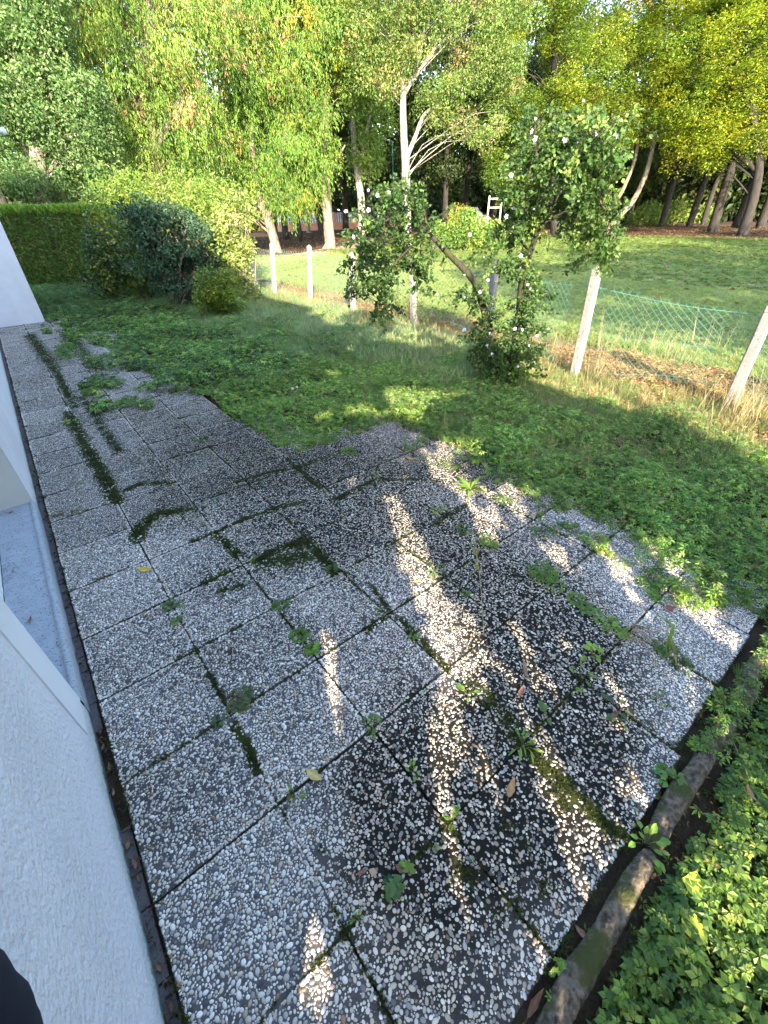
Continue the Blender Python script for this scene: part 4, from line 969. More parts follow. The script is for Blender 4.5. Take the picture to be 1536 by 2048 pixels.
def fence_mesh():
    b0 = PTOP[0][0]; t = empty('wire_fence', (6.3, 5, 0), 'green plastic-coated chain-link mesh stretched along the concrete posts', 'fence'); off = np.array([6.3, 5, 0])
    bx = [np.array([b[0]+.06, b[1], 0]) for b, _ in PTOP]; th = [min(1.16, tp[2]-.13) for b, tp in PTOP]; lean = [(tp-b)/tp[2] for b, tp in PTOP]
    bx.append(np.array([6.9, 14.6, 0])); th.append(1.1); lean.append(np.array([0, 0, 1.]))
    ys = np.array([p[1] for p in bx]); xs = np.array([p[0] for p in bx]); order = np.argsort(ys); ys, xs = ys[order], xs[order]; th = np.array(th)[order]; lx = np.array([l[0] for l in lean])[order]; ly = np.array([l[1] for l in lean])[order]
    s = np.concatenate([[0], np.cumsum(np.hypot(np.diff(xs), np.diff(ys)))])
    def pos(u, v):    # u along the fence (m), v height 0..1
        X = np.interp(u, s, xs); Y = np.interp(u, s, ys); Ht = np.interp(u, s, th); seg = np.interp(u, s, np.arange(len(s))); fr_ = seg-np.floor(seg); sag = .045*np.sin(fr_*math.pi)
        bot = .10+.06*np.sin(u*1.1)+.05*np.sin(u*2.7+1); z = bot+(Ht-sag-bot)*v
        bow = .03*np.sin(fr_*math.pi)*np.sin(v*math.pi)+.012*np.sin(u*5+v*4)
        return np.stack([X+np.interp(u, s, lx)*z+bow, Y+np.interp(u, s, ly)*z, z], -1)
    mb = MB(); cell = .095; ncell = 22; Lt = s[-1]; g = (.12,.32,.27); g2 = (.22,.36,.32)
    for k in range(int(Lt/cell)):
        for sgn in (1, -1):
            vv = np.linspace(0, 1, 9); u = k*cell+(vv if sgn > 0 else 1-vv)*ncell*cell/2*1.0
            keep = (u >= 0) & (u <= Lt)
            if keep.sum() < 2: continue
            q = pos(u[keep], vv[keep]); mid = u.mean()
            mb.tube(q-off, .0021, 3, g if mid < 7.2 else g2, cap=False)
    # knuckles standing up along the top
    for k in range(int(Lt/cell)):
        u = k*cell; a = pos(np.array([u]), np.array([1.]))[0]
        for sg in (-1, 1): mb.tube(np.array([a, a+np.array([.004, sg*.018+rs.normal()*.003, .034+rs.normal()*.004])])-off, .0015, 3, g if u < 7.2 else g2, cap=False)
    mb.build('mesh', M_METAL, t, False)
    mb = MB()
    for v in (.985, .5, .06):
        u = np.linspace(0, Lt, 160); q = pos(u, np.full(160, v)); mb.tube(q-off, .0026 if v > .9 else .0016, 4, g, cap=False)
    mb.build('straining_wire', M_METAL, t, True)
fence_mesh()

# =====================================================================
# PARK OBJECTS
# =====================================================================
LB = [((.17,.27,.05), 5), ((.11,.20,.045), 3), ((.26,.34,.07), 2)]
shrub('laurel_bush', 'large rounded bright green bush at the far side of the lawn, between the crowns', 'bush', [(925,466,34,34,34),(950,474,36,28,26),(905,480,22,22,14),(975,478,30,26,20)], 30, 90, .55, .13, LB, 'round', T_leaf(.45), 6, r0=.03)
shrub('laurel_bush', 'small pale green bush beside the stone block', 'bush', [(872,470,16,20,14)], 30.5, 80, .4, .12, LB, 'round', T_leaf(.45), 4, r0=.03)
shrub('laurel_bush', 'bright green bush seen through the stems of the flowering shrub', 'bush', [(1035,474,34,24,22),(1000,476,22,20,12)], 32, 90, .5, .13, LB, 'round', T_leaf(.45), 5, r0=.03)
shrub('yellow_bush', 'small yellow-leaved bush behind the large green one', 'bush', [(914,436,13,13,14)], 44, 90, .6, .15, [((.45,.38,.04), 4), ((.3,.33,.04), 2)], 'round', T_leaf(.45), 4, r0=.03)
shrub('garden_hedge', 'low sunlit hedge in front of the brick building', 'hedge', [(490,440,46,10,30),(530,438,24,9,14)], 70, 120, 1.0, .28, [((.25,.30,.08), 4), ((.33,.28,.13), 2)], 'round', T_leaf(.5), 4, r0=.03)
for px, py, rx, ry, D, lab in ((1290,432,26,12,64,'sunlit bushes left of the thin dark trunks'),(1345,430,30,14,66,'pale bushes between the far right-hand trunks'),(1400,432,20,9,72,'small sunlit bush under the yellow canopy'),(1060,440,24,12,58,'bush in the sun behind the shrub stems')):
    shrub('wild_bush', lab, 'bush', [(px,py,rx,ry,26)], D, 90, .9, .26, [((.24,.32,.07), 4), ((.16,.25,.05), 3), ((.34,.36,.1), 1)], 'round', T_leaf(.5), 4, r0=.04)
# wooden climbing frame
def climbing():
    D = 40; b = foot(980, D); t = empty('play_ladder', (b[0], b[1], 0), 'pale wooden frame of two posts and two bars behind the green bushes', 'climbing frame'); off = np.array([b[0], b[1], 0]); wood = (.62,.57,.50)
    A0, A1 = up(972, 462, D), up(979, 393, D); B0, B1 = up(997, 462, D+.3), up(1004, 392, D+.3)
    for a, c in ((A0, A1), (B0, B1)):
        d = (c-a)/(c[2]-a[2]); g = a-d*(a[2]+.1); m = MB(); m.tube(np.array([g, c, c+d*.06])-off, [.065, .06, .04], 8, wood); m.build('post', M_PAINT, t, True)
    for f in (.93, .68):
        m = MB(); m.tube(np.array([A0+(A1-A0)*f, B0+(B1-B0)*f])-off, .05, 8, wood); m.build('bar', M_PAINT, t, True)
climbing()
# green lamp post
def lamp():
    D = 44; b = foot(787, D); t = empty('lamp_post', (b[0], b[1], 0), 'tall thin green lamp post in the shade of the wood', 'lamp post'); off = np.array([b[0], b[1], 0])
    top = up(785, 286, D); m = MB(); m.tube(np.array([[b[0], b[1], -.1], [b[0], b[1], 1.2], top])-off, [.06, .05, .03], 10, (.02,.09,.07)); m.build('pole', M_PAINT, t, True)
    l = up(776, 281, D); m = MB(); m.tube(curve([top-off, (top+l)/2-off+[0,0,.12], l-off], 6), .02, 8, (.02,.09,.07)); m.build('arm', M_PAINT, t, True)
    m = MB(); d = (l-top)/np.linalg.norm(l-top); m.tube(np.array([l-d*.1, l+d*.15, l+d*.45, l+d*.55])-off, [.03, .07, .06, .02], 10, (.12,.14,.14)); m.build('lamp_head', M_PAINT, t, True)
lamp()
# stone block
def block():
    b = G(880, 498); t = empty('stone_block', (b[0], b[1], 0), 'pinkish stone block with a grey cap beside the bushes at the lawn edge', 'stone block'); s = .62
    m = MB(); V = [];
    for z, r in ((-.05, .33), (.1, .34), (.45, .31), (.5, .29)):
        for a in np.linspace(0, 2*math.pi, 12, endpoint=False): V.append((max(-1, min(1, 1.3*math.cos(a)))*r+rs.normal()*.012, max(-1, min(1, 1.3*math.sin(a)))*r+rs.normal()*.012, z))
    j = np.arange(12); f4 = np.concatenate([np.stack([i*12+j, i*12+(j+1) % 12, i*12+12+(j+1) % 12, i*12+12+j], -1) for i in range(3)])
    V.append((0, 0, .5)); f3 = [[36+q, 36+(q+1) % 12, 48] for q in range(12)]; m.add(np.array(V), f4, f3, (.55,.42,.38)); m.build('block', M_PAINT, t)
    m = MB(); m.tube(np.array([[0,0,.49],[0,0,.56],[0,0,.66],[0,0,.70]]), [.36,.36,.2,.03], 10, (.35,.37,.42)); m.build('cap', M_PAINT, t, True)
block()
# blue recycling bin
def binn():
    D = 52; b = foot(1040, D); t = empty('recycling_bin', (b[0], b[1], 0), 'blue bin glimpsed through the flowering shrub on the far side of the lawn', 'bin')
    m = MB(); V = []
    for z, r in ((0, .42), (.1, .44), (1.0, .55)):
        for sx, sy in ((-1,-.9),(-.9,-1),(.9,-1),(1,-.9),(1,.9),(.9,1),(-.9,1),(-1,.9)): V.append((sx*r*1.3, sy*r, z))
    j = np.arange(8); m.add(np.array(V), np.concatenate([np.stack([i*8+j, i*8+(j+1) % 8, i*8+8+(j+1) % 8, i*8+8+j], -1) for i in range(2)]), col=(.05,.16,.45)); m.build('body', M_PAINT, t)
    m = MB(); m.box((-.76,-.6,1.0), (.76,.6,1.06), (.07,.25,.6)); m.box((-.7,-.5,1.06), (.7,.5,1.14), (.07,.25,.6)); m.build('lid', M_PAINT, t)
    for s_ in (-1, 1): m = MB(); m.tube([[s_*.5-.04, .4, .1], [s_*.5+.04, .4, .1]], .1, 10, (.02,.02,.02)); m.build('wheel', M_PAINT, t)
binn()
# parked white van
def van():
    D = 62; x, y = foot(938, D); a = az(938); t = empty('parked_van', (x, y, 0), 'white van parked far off behind the bushes beyond the lawn', 'van', rz=math.atan2(-a[0], a[1]))
    prof = [(-2.3,.35),(-2.35,.9),(-2.25,1.9),(-2.1,2.05),(.9,2.05),(1.5,1.35),(2.3,1.1),(2.4,.7),(2.35,.35)]; V = []
    for s_, k in ((-.95, 1), (.95, 1)): V += [(px, s_*(1 if pz < 1.2 else .9), pz) for px, pz in prof]
    n = len(prof); f4 = [[i, (i+1) % n, n+(i+1) % n, n+i] for i in range(n)]; m = MB(); m.add(np.array(V), f4, [[0, i+1, i] for i in range(1, n-1)]+[[n, n+i, n+i+1] for i in range(1, n-1)], (.78,.80,.84)); m.build('body', M_PAINT, t)
    for s_ in (-.94, .94):
        m = MB(); m.box((-1.9, s_-.02, 1.25), (.85, s_+.02, 1.8), (.03,.04,.06)); m.build('window', M_PAINT, t)
    m = MB(); m.add(np.array([[.95,-.8,1.98],[.95,.8,1.98],[1.53,.85,1.38],[1.53,-.85,1.38]])+[.03,0,.02], [[0,1,2,3]], col=(.03,.04,.06)); m.build('windscreen', M_PAINT, t)
    for wx in (-1.5, 1.5):
        for s_ in (-.9, .9):
            m = MB(); m.tube([[wx, s_-.1, .34], [wx, s_+.1, .34]], .34, 14, (.02,.02,.02)); wo = m.build('wheel', M_PAINT, t); m = MB(); m.tube([[wx, s_-.11, .34], [wx, s_+.11, .34]], .19, 10, (.5,.5,.52)); m.build('rim', M_PAINT, wo)
van()
# brick building and low brick wall with white railings, far left
def brickmat():
    m, nt, b, N, L = newmat('red_brick'); tc = N.new('ShaderNodeTexCoord'); br = N.new('ShaderNodeTexBrick'); mp = N.new('ShaderNodeMapping'); mp.inputs['Rotation'].default_value = (rad(90), 0, 0)
    L.new(tc.outputs['Object'], mp.inputs[0]); L.new(mp.outputs[0], br.inputs['Vector']); br.inputs['Scale'].default_value = 3.5
    br.inputs['Color1'].default_value = (.50,.20,.12,1); br.inputs['Color2'].default_value = (.58,.27,.17,1); br.inputs['Mortar'].default_value = (.55,.48,.42,1); br.inputs['Mortar Size'].default_value = .015
    L.new(br.outputs[0], b.inputs['Base Color']); b.inputs['Roughness'].default_value = .9; return m
M_BRICK = brickmat()
def building():
    D = 82; x, y = foot(468, D); a = az(468); t = empty('brick_house', (x, y, 0), 'red brick house with a white framed window far behind the left trees', 'house', rz=math.atan2(-a[0], a[1]))
    m = MB(); m.box((-9,0,0), (6.5,8,6.2)); m.build('wall', M_BRICK, t)
    m = MB(); V = np.array([[-9.5,-.5,6.2],[7,-.5,6.2],[7,8.5,6.2],[-9.5,8.5,6.2],[-9.5,4,9],[7,4,9]]); m.add(V, [[0,1,5,4],[2,3,4,5],[3,2,1,0]], [[1,2,5],[3,0,4]], (.25,.13,.1)); m.build('roof', M_PAINT, t)
    for wx, z0, w_, h_ in ((.8,1.6,1.3,1.9),(4.3,1.4,2.2,1.2),(-3.5,1.6,1.4,1.6),(-6.8,1.6,1.4,1.6),(.8,4.2,1.3,1.4),(4.3,4.2,1.6,1.3),(-3.5,4.2,1.4,1.3)):
        m = MB(); m.box((wx-w_/2-.08,-.05,z0-.08), (wx+w_/2+.08,.02,z0+h_+.08), (.8,.8,.82)); wo = m.build('window', M_PAINT, t)
        m = MB(); m.box((wx-w_/2,-.08,z0), (wx+w_/2,-.045,z0+h_), (.25,.28,.36)); m.build('pane', M_PAINT, wo)
        m = MB(); m.box((wx-.03,-.10,z0), (wx+.03,-.075,z0+h_), (.8,.8,.82)); m.build('glazing_bar', M_PAINT, wo)
building()
def brickwall():
    D = 66; p0 = foot(552, D); p1 = foot(800, D+6); L = math.dist(p0, p1); an = math.atan2(p1[1]-p0[1], p1[0]-p0[0])
    t = empty('brick_wall', (p0[0], p0[1], 0), 'long low red brick wall topped by white railings behind the park trees', 'wall', rz=an)
    m = MB(); m.box((0,-.15,-.1), (L,.15,.75)); m.build('base', M_BRICK, t)
    m = MB(); m.box((-.02,-.19,.75), (L+.02,.19,.81), (.5,.4,.34)); m.build('coping', M_PAINT, t)
    m = MB(); 
    for k in np.arange(.1, L, .32): m.box((k,-.02,.81), (k+.20,.02,1.85), (.55,.58,.63))
    for z in (1.0, 1.65): m.box((0,.021,z), (L,.06,z+.07), (.6,.6,.62))
    m.build('railing', M_PAINT, t)
    for k in np.arange(2, L, 5.5): m = MB(); m.box((k,-.22,-.1), (k+.3,.23,1.9)); m.build('pier', M_BRICK, t)
brickwall()

# =====================================================================
# GARDEN GROUND COVER
# =====================================================================
PE = PEDGE+[(-.45, 12.1), (-.45, 30), (30, 30), (30, -5), (3.03, -5)]
EDGE_R = GP([(760,835),(900,885),(1050,962),(1213,1045),(1380,1122),(1500,1185)])
def veg_ok(x, y):
    """where plants cover the ground: right of the slabs, ragged along their edge"""
    patio = (x < 3.0) & (y > -1.5) & ((y < 2.45) | (x < 1.55))
    # overgrown far part of the patio
    d = segdist(x, y, PEDGE); over = inpoly(x, y, PEDGE+[(-.3, 12.1), (9, 12.1), (9, 2.6)])
    ragged = (x > 3.02-.34*np.maximum(fbm(x*4, y*2.6)-.30, 0)/.4-.30*np.maximum(fbm(x*17, y*15)-.42, 0)/.3) & (y < 3.5)
    y_ = np.clip(y-3.2, 0, 12); creep = patio & (y > 2.2) & (x > 1.62-.125*y_-.55*(fbm(x*2.1+4, y*1.6)-.45)) & (fbm(x*6, y*5) > .38)
    thin = patio & (y > 3.5) & (x > .25) & (fbm(x*3+8, y*2.2) > .51)
    return (~patio & (x > 1.55)) | creep | thin | ragged | ((y > 12.3) & (x > .45))
def cands(x0, x1, y0, y1, dens):
    n = int((x1-x0)*(y1-y0)*dens); return rs.uniform(x0, x1, n), rs.uniform(y0, y1, n)
def plant(name, label, layers, mat=M_LEAF, cat='ground cover'):
    V, Fc, C = merge(layers); o = mobj(name, npmesh(name, V, Fc, C), mat); return tag(o, label, cat, kind='stuff')
def zfar(d): return 1
FAN5, FAN3, FAN7 = T_fan(5, .42, 210), T_fan(3, .6, 150), T_fan(7, .35, 260)
def leafy(x, y, size, cols, zmax=.07, tilt=.4, tpl=None):
    n = len(x); fb = fbm(x*1.9+11, y*1.9); z = gh(x, y)+.01+rs.uniform(0, 1, n)**1.2*zmax*np.clip(.12+(fb-.33)*4.2, .08, 2.2)
    C = np.array([c[0] for c in cols])[rs.choice(len(cols), n, p=np.array([c[1] for c in cols])/sum(c[1] for c in cols))]
    C = C*(1+rs.normal(size=(n, 1))*.2)*(1+rs.normal(size=(n, 3))*.07)*np.clip(.62+1.2*fbm(x*1.1, y*1.1), .5, 1.8)[:, None]
    return scatter(tpl or FAN5, np.stack([x, y, z], 1), flat_frames(n, tilt), size*(.7+.7*fbm(x*2.3, y*2.3+9))*rs.uniform(.6, 1.35, n), np.clip(C, .004, .9))
def grassy(x, y, h, cols, tpl, lean=.2, zoff=0.0, wide=1.0):
    n = len(x); z = gh(x, y)-.01+zoff
    C = np.array([c[0] for c in cols])[rs.choice(len(cols), n, p=np.array([c[1] for c in cols])/sum(c[1] for c in cols))]
    C = np.clip(C*(1+rs.normal(size=(n, 1))*.2)*(1+rs.normal(size=(n, 3))*.06), .004, .9); s = h*rs.uniform(.55, 1.3, n)
    return scatter(tpl, np.stack([x, y, z], 1), up_frames(n, lean), np.stack([s*wide, s*wide, s], 1), C)
CG = [((.15,.25,.065), 5), ((.21,.32,.08), 4), ((.09,.17,.055), 3), ((.30,.38,.10), 2)]
CGB = [((.12,.21,.08), 5), ((.16,.26,.09), 3), ((.08,.15,.06), 2)]
TU = [T_tuft(8, .35, .03, .4, 1), T_tuft(6, .5, .022, .6, 2), T_tuft(11, .25, .014, .3, 3), T_tuft(14, .5, .008, .3, 5)]
lay = []
# near: creeping leafy weeds
x, y = cands(1.5, 6.0, -1.6, 4.5, 1900); k = veg_ok(x, y) & (x < 5.35-.9*fbm(x, y*.8)+.3); lay.append(leafy(x[k], y[k], .028, CG+[((.28,.22,.12), .9)], .13, .55)); lay.append(grassy(x[k][::7], y[k][::7], .09, [((.20,.30,.09), 3), ((.30,.36,.14), 2)], TU[2], .3)); q = k & (rs.uniform(size=len(x)) < .16) & (fbm(x*1.3, y*1.3+30) > .44); lay.append(leafy(x[q], y[q], .05, [((.15,.25,.06), 3), ((.24,.34,.08), 2)], .15, .5, T_pinnate(3)))
x, y = cands(-.3, 6.2, 4.5, 12.2, 560); k = veg_ok(x, y) & (x < 5.5); lay.append(leafy(x[k], y[k], .055, CG+[((.05,.10,.045), 5)], .13))
x, y = cands(.45, 6.4, 12.2, 20, 200); k = veg_ok(x, y); lay.append(leafy(x[k], y[k], .09, CGB, .14))
# bigger leaves along the slab edge and scattered
x, y = cands(2.85, 4.2, -1.5, 2.8, 160); k = veg_ok(x, y); lay.append(leafy(x[k], y[k], .055, [((.12,.20,.035), 4), ((.17,.26,.04), 2)], .08, .3, T_fan(5, .55, 230)))
x, y = cands(1.5, 3.4, 2.3, 5.0, 200); k = veg_ok(x, y); lay.append(leafy(x[k], y[k], .05, [((.10,.18,.035), 4), ((.19,.28,.04), 2)], .08, .3, T_fan(5, .55, 230)))
plant('creeping_weeds', 'low green creeping weeds covering the neglected garden between patio and fence', lay)
# grass among the weeds
lay = []
x, y = cands(1.6, 6.1, -1.6, 5, 800); k = veg_ok(x, y) & (fbm(x*.8+3, y*.8) > .38) & (x > 3.1); lay.append(grassy(x[k], y[k], .13, [((.16,.26,.09), 4), ((.25,.33,.13), 3), ((.38,.33,.19), 1.6)], TU[2]))
x, y = cands(2.2, 6.2, 5, 13, 380); k = veg_ok(x, y) & (x > 2.6+1.2*fbm(x, y)); lay.append(grassy(x[k], y[k], .20, [((.15,.25,.10), 4), ((.22,.31,.14), 3), ((.34,.36,.18), 1)], TU[1]))
x, y = cands(4.0, 6.2, 2.5, 13, 420); k = (fbm(x*.9, y*.5+9) > .3); lay.append(grassy(x[k], y[k], .26, [((.18,.28,.13), 4), ((.27,.36,.18), 3), ((.42,.38,.2), 2)], TU[1]))
x, y = cands(.4, 6.3, 12.5, 19, 90); lay.append(grassy(x, y, .25, [((.10,.15,.05), 4), ((.17,.2,.08), 2)], TU[1]))
for px, py, r, n in ((860,690,.5,90),(800,720,.5,60),(1100,800,.45,80),(1000,850,.5,60),(1180,870,.5,60),(1350,850,.5,70),(930,650,.5,60),(560,640,.6,60),(1250,920,.4,30),(1450,1040,.3,14)):
    c = G(px, py); x = c[0]+rs.normal(size=n)*r*.6; y = c[1]+rs.normal(size=n)*r*.6; lay.append(grassy(x, y, .19, [((.38,.29,.17), 4), ((.30,.20,.13), 2), ((.28,.30,.13), 2)], TU[2], .35))
plant('tall_grass', 'uncut grass growing through the weeds towards the fence', lay, M_GRASS, 'grass')
# soft dark feathery tufts
lay = []
for px, py, r, n in ((270,700,.35,60),(440,705,.45,90),(500,775,.22,50),(360,760,.2,24),(1480,960,.5,80),(1320,860,.45,60),(1180,820,.4,50),(950,810,.3,34),(1060,870,.3,30),(700,700,.4,40),(600,640,.5,60),(1400,1020,.2,24),(540,690,.3,30)):
    c = G(px, py); x = c[0]+rs.normal(size=n)*r*.5; y = c[1]+rs.normal(size=n)*r*.5; lay.append(grassy(x, y, .17, [((.10,.18,.08), 4), ((.14,.22,.09), 3)], TU[3], .3))
plant('feathery_tufts', 'soft thread-leaved dark green tufts standing above the weeds', lay, M_GRASS, 'plant')
# brown litter and straw by the fence
lay = []
x, y = cands(4.6, 8.2, -4, 14, 1500); edge = 5.15+.5*(fbm(x, y*.8+4)-.45); k = (x > edge) & (x < 8.2-1.5*fbm(y*.8, x)); x, y = x[k], y[k]
lay.append(leafy(x, y, .042, [((.30,.19,.09), 5), ((.40,.27,.13), 4), ((.20,.12,.06), 3), ((.24,.26,.07), 1.3)], .05, .6, T_fan(3, .5, 150)))
plant('dry_litter', 'brown dry leaf litter and withered plants along the fence', lay, M_LEAF, 'leaf litter')
lay = []
x, y = cands(4.9, 6.6, -3, 13.5, 210); k = fbm(x*1.6, y*1.1) > .38; lay.append(grassy(x[k], y[k], .20, [((.42,.33,.16), 4), ((.33,.30,.13), 3), ((.20,.24,.08), 2)], TU[1], .25))
x, y = cands(7.3, 8.4, -3, 13.5, 120); lay.append(grassy(x, y, .13, [((.30,.30,.10), 3), ((.18,.24,.06), 3)], TU[0], .25))
for px, py, n, h in ((1180,760,16,.5),(1300,700,10,.55),(1345,720,12,.6),(1400,690,6,.65),(1250,690,6,.55),(1480,840,34,.6),(1500,850,20,.5),(1200,700,8,.6),(1120,740,14,.4),(560,600,12,.5),(640,610,14,.45),(930,850,8,.35),(1120,900,8,.3),(1155,940,10,.35),(700,690,8,.4),(580,690,6,.4),(600,625,20,.35),(680,640,20,.35),(740,655,20,.35),(860,665,22,.35),(900,690,20,.4),(520,615,14,.3),(1110,700,20,.35),(1080,740,12,.35)):
    c = G(px, py); x = c[0]+rs.normal(size=n)*.13; y = c[1]+rs.normal(size=n)*.13; lay.append(grassy(x, y, h, [((.50,.42,.24), 4), ((.40,.31,.17), 2)], T_tuft(4, .22, .007, .12, int(px)), .16))
plant('straw_grass', 'pale dry grass stalks standing along the foot of the fence', lay, M_GRASS, 'dry grass')
# park grass
lay = []
x, y = cands(7.7, 16, -6, 24, 230); k = rs.uniform(size=len(x)) < np.clip(1.4-(x-6)/12, .25, 1); x, y = x[k], y[k]
n = len(x); C = vary((.25,.31,.09), n, .2, .06)*(.8+.45*fbm(x*.5, y*.5))[:, None]; s = .065*rs.uniform(.6, 1.4, n)
lay.append(scatter(T_tuft(7, .6, .05, .5, 9), np.stack([x, y, np.full(n, -.02)], 1), up_frames(n, .2), np.stack([s*1.6, s*1.6, s], 1), C))
x, y = cands(16, 40, -16, 26, 42); n = len(x); C = vary((.16,.22,.055), n, .2, .06)*(.8+.45*fbm(x*.4, y*.4))[:, None]; s = .09*rs.uniform(.6, 1.4, n)
lay.append(scatter(T_tuft(7, .8, .09, .5, 10), np.stack([x, y, np.full(n, -.02)], 1), up_frames(n, .2), np.stack([s*2.2, s*2.2, s*.8], 1), C))
plant('lawn_grass', 'mown grass blades of the park lawn beyond the fence', lay, M_GRASS, 'grass')
# fallen leaves on the park floor
x, y = cands(8, 60, -10, 46, 16); k = (~inpoly(x, y, lawn_poly)) | (rs.uniform(size=len(x)) < .12); x, y = x[k], y[k]; n = len(x)
lay = [scatter(T_card(.6, .15), np.stack([x, y, np.full(n, .02)], 1), flat_frames(n, .3), rs.uniform(.08, .2, n), vary((.17,.10,.055), n, .3))]
plant('fallen_leaves', 'brown fallen leaves scattered under the park trees', lay, M_LEAF, 'fallen leaves')
# ivy and cranesbill bank at the bottom right
lay = []
LOGY = -1.60
x, y = cands(.2, 4.2, -3.6, -1.56, 3200); k = (y < LOGY-.04) & ~((fbm(x*3, y*3) < .24)); x, y = x[k], y[k]
cols = [((.15,.25,.05), 5), ((.22,.33,.06), 4), ((.08,.15,.04), 4), ((.32,.38,.08), 1.5)]
n = len(x); h = (.03+.10*fbm(x*2.3, y*2.3))
def bank(x, y, size, cols, tpl, zm=.12, tilt=.35):
    n = len(x); z = -.075+rs.uniform(0, 1, n)**.6*zm*(.4+1.1*fbm(x*2.3, y*2.3)); w_ = np.array([c[1] for c in cols]); C = np.array([c[0] for c in cols])[rs.choice(len(cols), n, p=w_/w_.sum())]*(1+rs.normal(size=(n, 1))*.2)
    return scatter(tpl, np.stack([x, y, z], 1), flat_frames(n, tilt), size*rs.uniform(.6, 1.3, n), np.clip(C, .004, .9))
lay.append(bank(x, y, .027, cols, T_fan(5, .66, 230)))
q = rs.uniform(size=n) < .42; lay.append(bank(x[q], y[q], .034, [((.12,.20,.035), 4), ((.07,.13,.03), 3)], T_round(9, .12)))
q = rs.uniform(size=n) < .10; lay.append(bank(x[q], y[q], .045, [((.14,.22,.04), 4), ((.2,.27,.05), 2)], T_pinnate(3)))
x, y = cands(1.2, 3.3, -1.64, -1.46, 500); k = rs.uniform(size=len(x)) < .15+.5*fbm(x*6, y*6); lay.append(bank(x[k], y[k], .028, cols, FAN5, .07))
x, y = cands(3.0, 4.2, -1.7, -1.3, 900); lay.append(bank(x, y, .035, cols, FAN5, .1))
x, y = cands(.3, 1.3, -1.66, -1.5, 160); lay.append(bank(x, y, .022, cols, FAN5, .05))
plant('ivy_bank', 'bright ivy and cranesbill leaves covering the bed beside the mossy log edging', lay)
# twigs, straw and crumbs of soil between slabs and log
x, y = cands(-.1, 3.2, -1.66, -1.5, 900); n = len(x); lay = [scatter(T_card(.18, .3), np.stack([x, y, -.065+rs.uniform(0, .03, n)], 1), flat_frames(n, .5), rs.uniform(.015, .05, n), vary((.13,.085,.05), n, .4))]
x = rs.uniform(-.548, -.508, 700); y = rs.uniform(-1.5, 6, 700); n = 700; lay.append(scatter(T_card(.4, .3), np.stack([x, y, -.045+rs.uniform(0, .03, n)], 1), flat_frames(n, .5), rs.uniform(.008, .028, n), vary((.14,.08,.05), n, .5)))
plant('debris', 'crumbs of soil, twigs and leaf scraps in the gaps beside the slabs', lay, M_DRYLEAF, 'debris')

# =====================================================================
# LOG EDGING
# =====================================================================
M_LOG = barkmat('mossy_log_bark', (.03,.022,.016), (.26,.20,.14), (.06,.065,.012), 45)
def log_piece(label, pts, R, seed):
    r = np.random.RandomState(seed); P = curve(pts, 150); k = len(P); base = P[0].copy(); base[2] = 0; t = empty('edging_log', tuple(base), label, 'log', 'mossy logs edging the bed'); n = 44
    T = np.gradient(P, axis=0); T /= np.linalg.norm(T, axis=1)[:, None]; V = []; a = np.linspace(0, 2*math.pi, n, endpoint=False); rr = np.interp(np.linspace(0, 1, k), np.linspace(0, 1, len(R)), R)
    for i in range(k):
        A = np.cross(T[i], [0, 0, 1.]); A /= np.linalg.norm(A); Bv = np.cross(A, T[i])
        rad_ = rr[i]*(1+.16*(fbm(np.cos(a)*1.3+i*.06+seed, np.sin(a)*1.3+seed)-.47)*2+.10*(noise2(a*7+seed, np.full(n, i*.35))-.5)+.07*(noise2(a*16+seed, np.full(n, i*.9))-.5)+.10*math.exp(-((i-k*r.uniform(.3,.31))/9)**2))
        V.append(P[i]+(np.cos(a)*rad_)[:, None]*A+(np.sin(a)*rad_)[:, None]*Bv)
    V = np.concatenate(V); i = np.arange(k-1)[:, None]*n; j = np.arange(n)[None]; f4 = np.stack([i+j, i+(j+1) % n, i+n+(j+1) % n, i+n+j], -1).reshape(-1, 4)
    mb = MB(); mb.add(V-base, f4); mb.build('bark', M_LOG, t, True)
    for e, s_ in ((0, -1), (k-1, 1)):
        mb = MB(); ring = V[e*n:(e+1)*n]-base; c = ring.mean(0)+T[e]*s_*.012; mb.add(np.vstack([ring, (ring+c)/2+T[e]*s_*.01, c]), np.array([[q, (q+1) % n, n+(q+1) % n, n+q] for q in range(n)]), [[n+q, n+(q+1) % n, 2*n] for q in range(n)]); mb.build('cut_end', M_BARKD, t, True)
def LG(px, py, z=.03): p = G(px, py, z); return p
log_piece('long mossy log lying along the bottom right corner of the patio', [LG(1075,2120,.0), LG(1140,1980,.0), LG(1200,1880,.0), LG(1262,1770,.01), LG(1300,1712,.01)], [.036,.040,.036,.034,.028], 3)
log_piece('middle mossy log half sunk among the leaves, right of the slab corners', [LG(1300,1700,-.01), LG(1345,1610,0), LG(1395,1540,0), LG(1432,1480,0), LG(1462,1440,.0)], [.03,.040,.036,.038,.032], 9)
log_piece('knotted twisted log farthest up the right side of the bed', [LG(1468,1432,0), LG(1495,1385,.01), LG(1500,1350,.01), LG(1525,1320,.01), LG(1580,1290,0), LG(1650,1250,0)], [.03,.04,.036,.045,.04,.035], 14)

